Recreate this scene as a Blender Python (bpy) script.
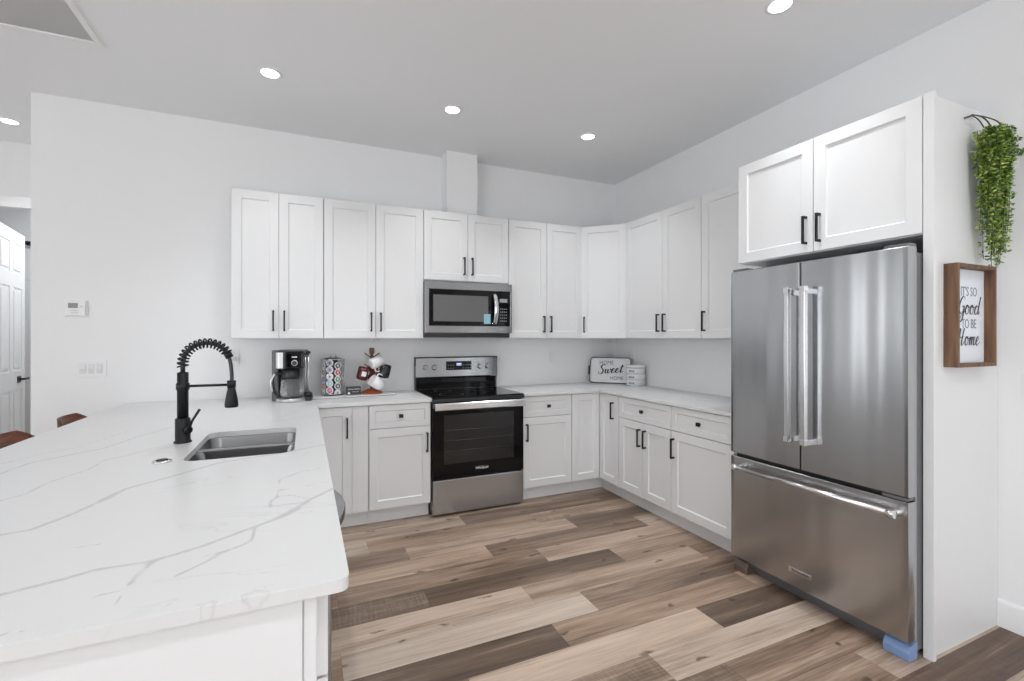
import bpy, bmesh, math, random
from mathutils import Vector, Matrix
PI = math.pi
scene = bpy.context.scene
for o in list(bpy.data.objects): bpy.data.objects.remove(o)
COL = scene.collection

# ------------------------------------------------------------------ camera
cam_d = bpy.data.cameras.new('camera'); cam = bpy.data.objects.new('camera', cam_d); COL.objects.link(cam)
cam.location = (0, 0, 1.38); cam.rotation_euler = (PI/2, 0, -0.417485)
cam_d.sensor_width = 36; cam_d.lens = 466.89/1024*36; cam_d.shift_y = -3.0/1024; cam_d.clip_start = .05
scene.camera = cam

# ------------------------------------------------------------------ world, colour management
world = bpy.data.worlds.new('world'); scene.world = world; world.use_nodes = True
bg = world.node_tree.nodes['Background']; bg.inputs[0].default_value = (.935, .965, .995, 1); bg.inputs[1].default_value = 3.45
vs = scene.view_settings; vs.view_transform = 'Standard'; vs.look = 'None'; vs.gamma = 1; vs.use_curve_mapping = False
vs.exposure = 0.16
FILL_CAN_POWER = 8.5   # added fill downlights, out of view behind the camera
XW, YW, ZC = 3.046, 4.148, 3.02          # right wall, back wall, ceiling
CANS = [(2.142, 1.569, 'brightest round recessed downlight, cut by the top edge of the photo'),
        (-.198, 3.254, 'round recessed downlight above the sink, nearest the ceiling grille'),
        (.97, 3.243, 'round recessed downlight in front of the duct chase above the range'),
        (2.111, 3.23, 'round recessed downlight nearest the inner corner of the kitchen'),
        (-2.048, 4.777, 'round recessed downlight in the hallway beyond the wall end')]
def lamp(name, kind, loc, power, size=.1, rot=(0, 0, 0), sy=None, col=(.955, .98, 1)):
    l = bpy.data.lights.new(name, kind); l.energy = power; l.color = col
    if kind == 'AREA':
        l.shape = 'RECTANGLE' if sy else 'DISK'; l.size = size
        if sy: l.size_y = sy
    o = bpy.data.objects.new(name, l); COL.objects.link(o); o.location = loc; o.rotation_euler = rot
    return o

# ------------------------------------------------------------------ materials
def mat(name, col=(.8, .8, .8), rough=.5, metal=0, **k):
    m = bpy.data.materials.new(name); m.use_nodes = True
    b = m.node_tree.nodes['Principled BSDF']
    b.inputs['Base Color'].default_value = (*col, 1); b.inputs['Roughness'].default_value = rough; b.inputs['Metallic'].default_value = metal
    for kk, v in k.items(): b.inputs[kk.replace('_', ' ')].default_value = v
    return m
def N(m, t, **k):
    n = m.node_tree.nodes.new(t)
    for a, v in k.items(): setattr(n, a, v)
    return n
def L(m, a, b): m.node_tree.links.new(a, b)
def bsdf(m): return m.node_tree.nodes['Principled BSDF']
def micro(m, scale=60, amt=.02, stretch=(1, 1, 1), bump=0.0, rough=.0):
    """slight procedural mottling of colour, gloss and relief"""
    b = bsdf(m); c = tuple(b.inputs['Base Color'].default_value)
    tc = N(m, 'ShaderNodeTexCoord'); mp = N(m, 'ShaderNodeMapping'); mp.inputs['Scale'].default_value = stretch
    nz = N(m, 'ShaderNodeTexNoise'); nz.inputs['Scale'].default_value = scale; nz.inputs['Detail'].default_value = 4
    L(m, tc.outputs['Object'], mp.inputs[0]); L(m, mp.outputs[0], nz.inputs['Vector'])
    r = N(m, 'ShaderNodeMapRange'); r.inputs['To Min'].default_value = 1-amt; r.inputs['To Max'].default_value = 1+amt
    L(m, nz.outputs['Fac'], r.inputs['Value'])
    mx = N(m, 'ShaderNodeVectorMath', operation='SCALE'); mx.inputs[0].default_value = c[:3]; L(m, r.outputs[0], mx.inputs['Scale'])
    L(m, mx.outputs[0], b.inputs['Base Color'])
    if bump:
        bp = N(m, 'ShaderNodeBump'); bp.inputs['Strength'].default_value = bump; bp.inputs['Distance'].default_value = .001
        L(m, nz.outputs['Fac'], bp.inputs['Height']); L(m, bp.outputs[0], b.inputs['Normal'])
    if rough:
        r2 = N(m, 'ShaderNodeMapRange'); ro = b.inputs['Roughness'].default_value
        r2.inputs['To Min'].default_value = ro-rough; r2.inputs['To Max'].default_value = ro+rough
        L(m, nz.outputs['Fac'], r2.inputs['Value']); L(m, r2.outputs[0], b.inputs['Roughness'])
    return m
WALL = micro(mat('wall_paint', (.83, .835, .84), .75), 90, .008, bump=.08)
CEIL = micro(mat('ceiling_paint', (.86, .872, .885), .9), 120, .01, bump=.1)
TRIM = micro(mat('trim_paint', (.84, .84, .845), .4), 40, .006)
CAB = micro(mat('cabinet_paint', (.765, .768, .772), .38), 30, .006)
GAP = mat('cabinet_gap', (.22, .22, .22), .8)
BLK = micro(mat('matte_black_metal', (.018, .018, .02), .42, .6), 80, .1)
PLAS = mat('black_plastic', (.02, .02, .022), .35)
GLOSSB = mat('black_glass', (.004, .004, .005), .05, 0, IOR=1.33)
WPL = mat('white_plastic', (.82, .82, .83), .35)
WPL2 = mat('white_plastic_shade', (.6, .6, .61), .4); WPL3 = mat('white_plastic_rocker', (.70, .70, .71), .3)
def steel(name, col=(.52, .52, .53), rough=.27, axis=2, streak=.006, dark=.03, freq=120, aniso=.75, wob=0):
    m = mat(name, col, rough, 1); b = bsdf(m)
    tc = N(m, 'ShaderNodeTexCoord'); mp = N(m, 'ShaderNodeMapping')
    s = [1.5, 1.5, 1.5]; s[axis] = freq; mp.inputs['Scale'].default_value = s
    nz = N(m, 'ShaderNodeTexNoise'); nz.inputs['Scale'].default_value = 1; nz.inputs['Detail'].default_value = 3
    L(m, tc.outputs['Object'], mp.inputs[0]); L(m, mp.outputs[0], nz.inputs['Vector'])
    r = N(m, 'ShaderNodeMapRange'); r.inputs['To Min'].default_value = rough-streak; r.inputs['To Max'].default_value = rough+streak
    L(m, nz.outputs['Fac'], r.inputs['Value']); L(m, r.outputs[0], b.inputs['Roughness'])
    cr = N(m, 'ShaderNodeMapRange'); cr.inputs['To Min'].default_value = 1-dark; cr.inputs['To Max'].default_value = 1+dark
    L(m, nz.outputs['Fac'], cr.inputs['Value'])
    vm = N(m, 'ShaderNodeVectorMath', operation='SCALE'); vm.inputs[0].default_value = col; L(m, cr.outputs[0], vm.inputs['Scale']); L(m, vm.outputs[0], b.inputs['Base Color'])
    w = N(m, 'ShaderNodeTexNoise'); w.inputs['Scale'].default_value = 1; w.inputs['Detail'].default_value = 0
    mp2 = N(m, 'ShaderNodeMapping'); mp2.inputs['Scale'].default_value = (4.5, 4.5, .8); L(m, tc.outputs['Object'], mp2.inputs[0]); L(m, mp2.outputs[0], w.inputs['Vector'])
    bp = N(m, 'ShaderNodeBump'); bp.inputs['Strength'].default_value = 1; bp.inputs['Distance'].default_value = wob
    tg = N(m, 'ShaderNodeTangent', direction_type='RADIAL', axis='Z'); b.inputs['Anisotropic'].default_value = aniso; b.inputs['Anisotropic Rotation'].default_value = .25; L(m, tg.outputs[0], b.inputs['Tangent'])
    L(m, w.outputs['Fac'], bp.inputs['Height']); L(m, bp.outputs[0], b.inputs['Normal'])
    return m
STEEL = steel('brushed_stainless', (.47, .48, .49), .21, wob=0)
STEELD = steel('dark_brushed_stainless', (.36, .365, .37), .25)
SINKS = steel('sink_stainless', (.30, .30, .305), .3, 1, aniso=0, wob=0)
CHROME = mat('bright_handle_metal', (.75, .75, .76), .2, 1)
SIDE = micro(mat('fridge_side_grey', (.16, .16, .17), .45, .4), 60, .05)
BLUE = mat('blue_film', (.19, .29, .50), .35)
GLASS = mat('clear_glass', (.95, .96, .96), .03, 0, Transmission_Weight=1.0, IOR=1.3)
def emit(name, col, st):
    m = mat(name, (.9, .9, .9)); b = bsdf(m); b.inputs['Emission Color'].default_value = (*col, 1); b.inputs['Emission Strength'].default_value = st; return m
LAMPM = emit('lamp_lens', (1, 1, 1), 6)
DISP = emit('display_blue', (.15, .3, .9), .5)
PAPER = micro(mat('white_paper', (.76, .79, .84), .7), 50, .02)
INK = mat('dark_ink', (.03, .035, .05), .7)
INKG = mat('grey_ink', (.22, .24, .28), .7)
CER = micro(mat('white_ceramic', (.82, .82, .82), .18), 30, .01)
def wood(name, c1, c2, rough=.5, axis=2, sc=1.0, glossy=0):
    m = mat(name, c1, rough); b = bsdf(m)
    tc = N(m, 'ShaderNodeTexCoord'); mp = N(m, 'ShaderNodeMapping'); s = [38*sc]*3; s[axis] = 3*sc; mp.inputs['Scale'].default_value = s
    nz = N(m, 'ShaderNodeTexNoise'); nz.inputs['Scale'].default_value = 1; nz.inputs['Detail'].default_value = 6; nz.inputs['Distortion'].default_value = .6
    L(m, tc.outputs['Object'], mp.inputs[0]); L(m, mp.outputs[0], nz.inputs['Vector'])
    cr = N(m, 'ShaderNodeValToRGB'); cr.color_ramp.elements[0].color = (*c2, 1); cr.color_ramp.elements[1].color = (*c1, 1)
    cr.color_ramp.elements[0].position = .35; cr.color_ramp.elements[1].position = .65
    L(m, nz.outputs['Fac'], cr.inputs[0]); L(m, cr.outputs[0], b.inputs['Base Color'])
    bp = N(m, 'ShaderNodeBump'); bp.inputs['Strength'].default_value = .2; bp.inputs['Distance'].default_value = .001
    L(m, nz.outputs['Fac'], bp.inputs['Height']); L(m, bp.outputs[0], b.inputs['Normal'])
    return m
FRAMEW = wood('frame_wood', (.22, .115, .06), (.10, .05, .027), .6, 2)
STOOLW = wood('stool_wood', (.22, .055, .018), (.07, .018, .008), .3, 1, .8)
TREEW = wood('mug_tree_wood', (.42, .10, .035), (.2, .045, .018), .35, 0)
PEGW = wood('peg_wood', (.25, .13, .08), (.10, .05, .03), .5, 2)

# floor: vinyl planks, each its own tone through face data
FLOOR = mat('plank_floor', (.3, .2, .15), .42); b = bsdf(FLOOR)
uv = N(FLOOR, 'ShaderNodeUVMap', uv_map='plank'); at = N(FLOOR, 'ShaderNodeAttribute', attribute_name='tone')
def fl_noise(sx, sy, det=6, dist=0., sc=1.):
    mp = N(FLOOR, 'ShaderNodeMapping'); mp.inputs['Scale'].default_value = (sx, sy, 1); L(FLOOR, uv.outputs[0], mp.inputs[0])
    nz = N(FLOOR, 'ShaderNodeTexNoise'); nz.inputs['Scale'].default_value = sc; nz.inputs['Detail'].default_value = det; nz.inputs['Distortion'].default_value = dist
    L(FLOOR, mp.outputs[0], nz.inputs['Vector']); return nz.outputs['Fac']
def mth(m, op, a, c, d=None):
    n = N(m, 'ShaderNodeMath', operation=op)
    for i, v in enumerate((a, c, d)):
        if v is None: continue
        if isinstance(v, (int, float)): n.inputs[i].default_value = v
        else: L(m, v, n.inputs[i])
    return n.outputs[0]
big = fl_noise(.7, 11, 4, .7); grain = fl_noise(4, 85, 8, .6); crack = fl_noise(1.6, 30, 4, 1.2); cross = fl_noise(90, 9, 3, 0)
sep = N(FLOOR, 'ShaderNodeSeparateColor'); L(FLOOR, at.outputs['Color'], sep.inputs[0])
v = mth(FLOOR, 'MULTIPLY_ADD', mth(FLOOR, 'SUBTRACT', big, .5), 1.0, mth(FLOOR, 'MULTIPLY_ADD', sep.outputs[0], 1.0, -.05))
v = mth(FLOOR, 'MULTIPLY_ADD', mth(FLOOR, 'SUBTRACT', grain, .5), .55, v)
v = mth(FLOOR, 'MULTIPLY_ADD', mth(FLOOR, 'SUBTRACT', cross, .5), sep.outputs[2], v)
# knots
mpk = N(FLOOR, 'ShaderNodeMapping'); mpk.inputs['Scale'].default_value = (3.4, 8.5, 1); L(FLOOR, uv.outputs[0], mpk.inputs[0])
wn = N(FLOOR, 'ShaderNodeTexNoise'); wn.inputs['Scale'].default_value = 14; wn.inputs['Detail'].default_value = 4; L(FLOOR, uv.outputs[0], wn.inputs['Vector'])
wadd = N(FLOOR, 'ShaderNodeVectorMath', operation='MULTIPLY_ADD'); L(FLOOR, wn.outputs['Color'], wadd.inputs[0]); wadd.inputs[1].default_value = (.55, .45, 0); L(FLOOR, mpk.outputs[0], wadd.inputs[2])
vor = N(FLOOR, 'ShaderNodeTexVoronoi', voronoi_dimensions='2D'); vor.inputs['Scale'].default_value = 1; L(FLOOR, wadd.outputs[0], vor.inputs['Vector'])
kr = N(FLOOR, 'ShaderNodeMapRange'); kr.inputs['From Min'].default_value = .01; kr.inputs['From Max'].default_value = .12; kr.inputs['To Min'].default_value = 1; kr.inputs['To Max'].default_value = 0
L(FLOOR, vor.outputs['Distance'], kr.inputs['Value'])
sc2 = N(FLOOR, 'ShaderNodeSeparateColor'); L(FLOOR, vor.outputs['Color'], sc2.inputs[0])
gate = mth(FLOOR, 'GREATER_THAN', sc2.outputs[0], .6)
knot = mth(FLOOR, 'MULTIPLY', kr.outputs[0], gate)
v = mth(FLOOR, 'MULTIPLY_ADD', knot, -.5, v)
ca = mth(FLOOR, 'ABSOLUTE', mth(FLOOR, 'SUBTRACT', crack, .5), 0)
cm = N(FLOOR, 'ShaderNodeMapRange'); cm.inputs['From Max'].default_value = .012; cm.inputs['To Min'].default_value = 1; cm.inputs['To Max'].default_value = 0; L(FLOOR, ca, cm.inputs['Value'])
cg = N(FLOOR, 'ShaderNodeMapRange'); cg.inputs['From Min'].default_value = .52; cg.inputs['From Max'].default_value = .62; L(FLOOR, fl_noise(2.5, 6, 2, 0), cg.inputs['Value'])
v = mth(FLOOR, 'MULTIPLY_ADD', mth(FLOOR, 'MULTIPLY', cm.outputs[0], cg.outputs[0]), -.22, v)
ramp = N(FLOOR, 'ShaderNodeValToRGB'); cr = ramp.color_ramp
cr.elements[0].position = 0; cr.elements[0].color = (.072, .047, .032, 1)
cr.elements[1].position = 1; cr.elements[1].color = (.60, .490, .405, 1)
for p, c in ((.3, (.145, .100, .072)), (.52, (.29, .213, .160)), (.75, (.47, .375, .303))):
    e = cr.elements.new(p); e.color = (*c, 1)
L(FLOOR, v, ramp.inputs[0])
hue = N(FLOOR, 'ShaderNodeMix', data_type='RGBA', blend_type='MULTIPLY'); L(FLOOR, sep.outputs[1], hue.inputs[0]); L(FLOOR, ramp.outputs[0], hue.inputs[6]); hue.inputs[7].default_value = (1.04, .95, .88, 1)
L(FLOOR, hue.outputs[2], b.inputs['Base Color'])
bp = N(FLOOR, 'ShaderNodeBump'); bp.inputs['Strength'].default_value = .15; bp.inputs['Distance'].default_value = .001; L(FLOOR, grain, bp.inputs['Height']); L(FLOOR, bp.outputs[0], b.inputs['Normal'])
SUBF = mat('floor_joint', (.05, .035, .025), .9)

# quartz with drawn veins
QZ = mat('veined_quartz', (.82, .82, .82), .28); b = bsdf(QZ)
va = N(QZ, 'ShaderNodeAttribute', attribute_name='vein')
tc = N(QZ, 'ShaderNodeTexCoord'); nz = N(QZ, 'ShaderNodeTexNoise'); nz.inputs['Scale'].default_value = 26; nz.inputs['Detail'].default_value = 5
L(QZ, tc.outputs['Object'], nz.inputs['Vector'])
d = mth(QZ, 'MULTIPLY_ADD', mth(QZ, 'SUBTRACT', nz.outputs['Fac'], .5), 1.1, va.outputs['Fac'])
mr = N(QZ, 'ShaderNodeMapRange', interpolation_type='SMOOTHSTEP'); mr.inputs['From Min'].default_value = .35; mr.inputs['From Max'].default_value = 1.5; mr.inputs['To Min'].default_value = 1; mr.inputs['To Max'].default_value = 0
L(QZ, d, mr.inputs['Value'])
n2 = N(QZ, 'ShaderNodeTexNoise'); n2.inputs['Scale'].default_value = 1.6; n2.inputs['Detail'].default_value = 5; n2.inputs['Distortion'].default_value = 1.6
mpq = N(QZ, 'ShaderNodeMapping'); mpq.inputs['Rotation'].default_value = (0, 0, .9); mpq.inputs['Scale'].default_value = (1, 3, 1); L(QZ, tc.outputs['Object'], mpq.inputs[0]); L(QZ, mpq.outputs[0], n2.inputs['Vector'])
ab = mth(QZ, 'ABSOLUTE', mth(QZ, 'SUBTRACT', n2.outputs['Fac'], .5), 0)
mr2 = N(QZ, 'ShaderNodeMapRange'); mr2.inputs['From Min'].default_value = .0; mr2.inputs['From Max'].default_value = .010; mr2.inputs['To Min'].default_value = 1; mr2.inputs['To Max'].default_value = 0; L(QZ, ab, mr2.inputs['Value'])
n3 = N(QZ, 'ShaderNodeTexNoise'); n3.inputs['Scale'].default_value = 3.1; L(QZ, tc.outputs['Object'], n3.inputs['Vector'])
g3 = N(QZ, 'ShaderNodeMapRange'); g3.inputs['From Min'].default_value = .5; g3.inputs['From Max'].default_value = .7; L(QZ, n3.outputs['Fac'], g3.inputs['Value'])
fine = mth(QZ, 'MULTIPLY', mth(QZ, 'MULTIPLY', mr2.outputs[0], g3.outputs[0]), .38)
tot = mth(QZ, 'MAXIMUM', mth(QZ, 'MULTIPLY', mr.outputs[0], .72), fine)
mixq = N(QZ, 'ShaderNodeMix', data_type='RGBA'); L(QZ, tot, mixq.inputs[0]); mixq.inputs[6].default_value = (.70, .70, .70, 1); mixq.inputs[7].default_value = (.44, .44, .445, 1)
L(QZ, mixq.outputs[2], b.inputs['Base Color'])

LEAF = mat('leaf_green', (.16, .30, .05), .5, 0); b = bsdf(LEAF)
la = N(LEAF, 'ShaderNodeAttribute', attribute_name='tint'); L(LEAF, la.outputs['Color'], b.inputs['Base Color'])
STEM = mat('vine_stem', (.05, .06, .03), .6)

# ------------------------------------------------------------------ mesh helper
class MB:
    def __init__(s): s.b = bmesh.new(); s.mats = []; s.smooth = False
    def _mi(s, m):
        if m is None: return 0
        if m not in s.mats: s.mats.append(m)
        return s.mats.index(m)
    def _set(s, geom, m, smooth=False):
        i = s._mi(m)
        for f in geom: f.material_index = i; f.smooth = smooth
    def box(s, x0, x1, y0, y1, z0, z1, m=None, bev=0, seg=2):
        b2 = bmesh.new()
        r = bmesh.ops.create_cube(b2, size=1)
        for v in r['verts']: v.co = Vector(((x0+x1)/2+v.co.x*(x1-x0), (y0+y1)/2+v.co.y*(y1-y0), (z0+z1)/2+v.co.z*(z1-z0)))
        if bev: bmesh.ops.bevel(b2, geom=b2.edges[:], offset=bev, segments=seg, profile=.6, affect='EDGES')
        s._merge(b2, m, False); return s
    def _merge(s, b2, m, smooth, M=None):
        i = s._mi(m)
        if M is not None: bmesh.ops.transform(b2, matrix=M, verts=b2.verts)
        mp = {v: s.b.verts.new(v.co) for v in b2.verts}
        for f in b2.faces:
            try: nf = s.b.faces.new([mp[v] for v in f.verts])
            except ValueError: continue
            nf.material_index = i; nf.smooth = smooth
        b2.free()
    def loops(s, rings, m=None, close0=True, close1=True, smooth=False, cyc=True):
        i = s._mi(m); R = [[s.b.verts.new(p) for p in r] for r in rings]
        n = len(R[0])
        for a, c in zip(R[:-1], R[1:]):
            for k in range(n if cyc else n-1):
                f = s.b.faces.new((a[k], a[(k+1) % n], c[(k+1) % n], c[k])); f.material_index = i; f.smooth = smooth
        if close0: f = s.b.faces.new(R[0][::-1]); f.material_index = i
        if close1: f = s.b.faces.new(R[-1]); f.material_index = i
        return s
    def lathe(s, prof, c=(0, 0, 0), m=None, seg=32, smooth=True, caps=True, M=None):
        """prof: (radius, z) list from bottom to top"""
        rings = []
        for r, z in prof:
            ring = []
            for k in range(seg):
                p = Vector((r*math.cos(2*PI*k/seg), r*math.sin(2*PI*k/seg), z))
                if M is not None: p = M @ p
                ring.append(p+Vector(c))
            rings.append(ring)
        return s.loops(rings, m, caps, caps, smooth)
    def tube(s, pts, r, m=None, seg=12, smooth=True, caps=True):
        pts = [Vector(p) for p in pts]; n = len(pts); rings = []
        rr = r if isinstance(r, (list, tuple)) else [r]*n
        up = None
        for i, p in enumerate(pts):
            t = (pts[min(i+1, n-1)]-pts[max(i-1, 0)]).normalized()
            if up is None:
                up = Vector((0, 0, 1)) if abs(t.z) < .9 else Vector((1, 0, 0))
                up = (up-t*up.dot(t)).normalized()
            else:
                up = (up-t*up.dot(t)).normalized()
            sd = t.cross(up)
            rings.append([p+(up*math.cos(2*PI*k/seg)+sd*math.sin(2*PI*k/seg))*rr[i] for k in range(seg)])
        return s.loops(rings, m, caps, caps, smooth)
    def cyl(s, a, c, r, m=None, seg=24, smooth=True): return s.tube([a, c], r, m, seg, smooth)
    def prism(s, poly, z0, z1, m=None, smooth=False):
        return s.loops([[Vector((x, y, z0)) for x, y in poly], [Vector((x, y, z1)) for x, y in poly]], m, smooth=smooth)
    def xprism(s, poly, x0, x1, m=None, smooth=False):
        """poly in (y,z), extruded along x"""
        return s.loops([[Vector((x0, y, z)) for y, z in poly], [Vector((x1, y, z)) for y, z in poly]], m, smooth=smooth)
    def quad(s, pts, m=None):
        f = s.b.faces.new([s.b.verts.new(p) for p in pts]); f.material_index = s._mi(m); return s
    def build(s, name, m=None, parent=None, loc=None, bevel=0, auto=True):
        me = bpy.data.meshes.new(name)
        bmesh.ops.recalc_face_normals(s.b, faces=s.b.faces)
        s.b.to_mesh(me); s.b.free()
        if s.mats and s.mats[0] is not None:
            for x in s.mats: me.materials.append(x)
        elif m is not None: me.materials.append(m)
        o = bpy.data.objects.new(name, me); COL.objects.link(o)
        if parent is not None: o.parent = parent
        if loc: o.location = loc
        if bevel:
            md = o.modifiers.new('bevel', 'BEVEL'); md.width = bevel; md.segments = 2; md.limit_method = 'ANGLE'; md.angle_limit = math.radians(40)
        return o
def tag(o, label=None, cat=None, group=None, kind=None):
    if label: o['label'] = label
    if cat: o['category'] = cat
    if group: o['group'] = group
    if kind: o['kind'] = kind
    return o
def thing(name, label, cat, loc=(0, 0, 0), rz=0, group=None):
    o = bpy.data.objects.new(name, None); COL.objects.link(o); o.empty_display_size = .1
    o.location = loc; o.rotation_euler = (0, 0, rz)
    return tag(o, label, cat, group)
def struct(o): o['kind'] = 'structure'; return o
def rrect(x0, x1, y0, y1, r, n=5):
    out = []
    for cx, cy, a in ((x1-r, y0+r, -PI/2), (x1-r, y1-r, 0), (x0+r, y1-r, PI/2), (x0+r, y0+r, PI)):
        for k in range(n+1):
            t = a+PI/2*k/n; out.append((cx+r*math.cos(t), cy+r*math.sin(t)))
    return out
def catmull(pts, n=6):
    out = []; P = [pts[0]]+list(pts)+[pts[-1]]
    for i in range(1, len(P)-2):
        a, b_, c, d_ = [Vector((*q, 0)) if len(q) == 2 else Vector(q) for q in P[i-1:i+3]]
        for k in range(n):
            t = k/n
            out.append(.5*((2*b_)+(c-a)*t+(2*a-5*b_+4*c-d_)*t*t+(3*b_-a-3*c+d_)*t**3))
    out.append(Vector((*pts[-1], 0)) if len(pts[-1]) == 2 else Vector(pts[-1]))
    return out
# lettering --------------------------------------------------------
def text(name, body, size, M, material, parent, bold=0.0, shear=0, width=1.0, align='CENTER'):
    c = bpy.data.curves.new(name, 'FONT'); c.body = body; c.size = size; c.align_x = align; c.align_y = 'CENTER'
    c.extrude = .0004; c.offset = bold; c.shear = shear; c.resolution_u = 3
    t = bpy.data.objects.new('tmp', c); COL.objects.link(t)
    dg = bpy.context.evaluated_depsgraph_get(); dg.update()
    me = bpy.data.meshes.new_from_object(t.evaluated_get(dg)); bpy.data.objects.remove(t); bpy.data.curves.remove(c)
    me.name = name; me.materials.clear(); me.materials.append(material)
    me.transform(M @ Matrix.Diagonal((width, 1, 1, 1)))
    o = bpy.data.objects.new(name, me); COL.objects.link(o); o.parent = parent
    return o
SCRIPT = {  # cursive letters as pen strokes, unit x-height
 'G': (1.35, [[(1.15, 1.55), (.95, 1.85), (.6, 1.8), (.25, 1.3), (.15, .65), (.4, .1), (.8, .12), (1.05, .5), (1.1, .85), (.75, .8)], [(1.1, .85), (1.08, .2), (.95, -.5), (.6, -.8), (.35, -.55), (.8, -.1), (1.4, .35)]]),
 'o': (.95, [[(.05, .3), (.2, .75), (.5, .98), (.25, .9), (.08, .45), (.25, .05), (.6, .1), (.75, .55), (.55, .95), (.6, .75), (.95, .8)]]),
 'd': (1.05, [[(.75, .8), (.4, .95), (.1, .5), (.2, .05), (.5, .1), (.8, .6), (1.1, 1.95)], [(1.1, 1.95), (.85, .7), (.85, .1), (1.05, .1), (1.2, .35)]]),
 'H': (1.6, [[(.1, 1.4), (.4, 1.85), (.5, 1.7), (.4, .8), (.2, -.1), (.0, -.5)], [(1.3, 1.9), (1.05, 1.0), (.95, .2), (1.1, .0), (1.5, .35)], [(.0, .75), (.4, .95), (.9, .85), (1.3, 1.05)]]),
 'm': (1.45, [[(-.05, .5), (.2, .95), (.18, .4), (.1, .0)], [(.1, .2), (.4, .85), (.6, .9), (.55, .4), (.5, .0)], [(.5, .2), (.8, .85), (1.02, .9), (.98, .35), (1.05, .02), (1.3, .1), (1.5, .45)]]),
 'e': (.85, [[(.0, .35), (.4, .5), (.62, .8), (.4, .98), (.12, .6), (.15, .15), (.45, .0), (.9, .4)]]),
 'S': (1.3, [[(1.15, 1.6), (.95, 1.9), (.55, 1.85), (.35, 1.45), (.65, 1.05), (.95, .6), (.75, .05), (.3, -.05), (.0, .2), (.1, .5)]]),
 'w': (1.4, [[(.0, .8), (.15, .9), (.15, .3), (.35, .0), (.6, .3), (.7, .85)], [(.7, .85), (.68, .3), (.9, .0), (1.15, .4), (1.15, .95), (1.2, .75), (1.45, .75)]]),
 't': (.8, [[(.45, 1.65), (.3, .7), (.28, .15), (.45, .0), (.8, .35)], [(.05, 1.1), (.4, 1.15), (.8, 1.25)]]),
}
def script(name, word, size, M, material, parent, pen=.11, slant=.25, rise=0.):
    """brush lettering: ribbons with thick down-strokes, centred"""
    mb = MB(); x = 0; W = sum(SCRIPT[c][0] for c in word)
    zoff = 0
    for c in word:
        for st in SCRIPT[c][1]:
            pts = catmull(st, 6); n = len(pts); left = []; right = []
            for i, p in enumerate(pts):
                t = (pts[min(i+1, n-1)]-pts[max(i-1, 0)])
                t = t.normalized() if t.length else Vector((1, 0, 0))
                w = pen*(.45+.85*max(0, -t.y))
                nrm = Vector((-t.y, t.x, 0))
                X = x+p.x-W/2
                q = Vector((X+slant*p.y, p.y+rise*X, 0)); left.append(q+nrm*w/2); right.append(q-nrm*w/2)
            zoff += .00006
            for i in range(n-1):
                mb.quad([M @ (Vector((v.x*size, v.y*size, .0006+zoff))) for v in (left[i], right[i], right[i+1], left[i+1])])
        x += SCRIPT[c][0]
    return mb.build(name, material, parent)
def face_M(origin, right, up):
    r = Vector(right).normalized(); u = Vector(up).normalized(); n = r.cross(u)
    return Matrix(((r.x, u.x, n.x, origin[0]), (r.y, u.y, n.y, origin[1]), (r.z, u.z, n.z, origin[2]), (0, 0, 0, 1)))

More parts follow.
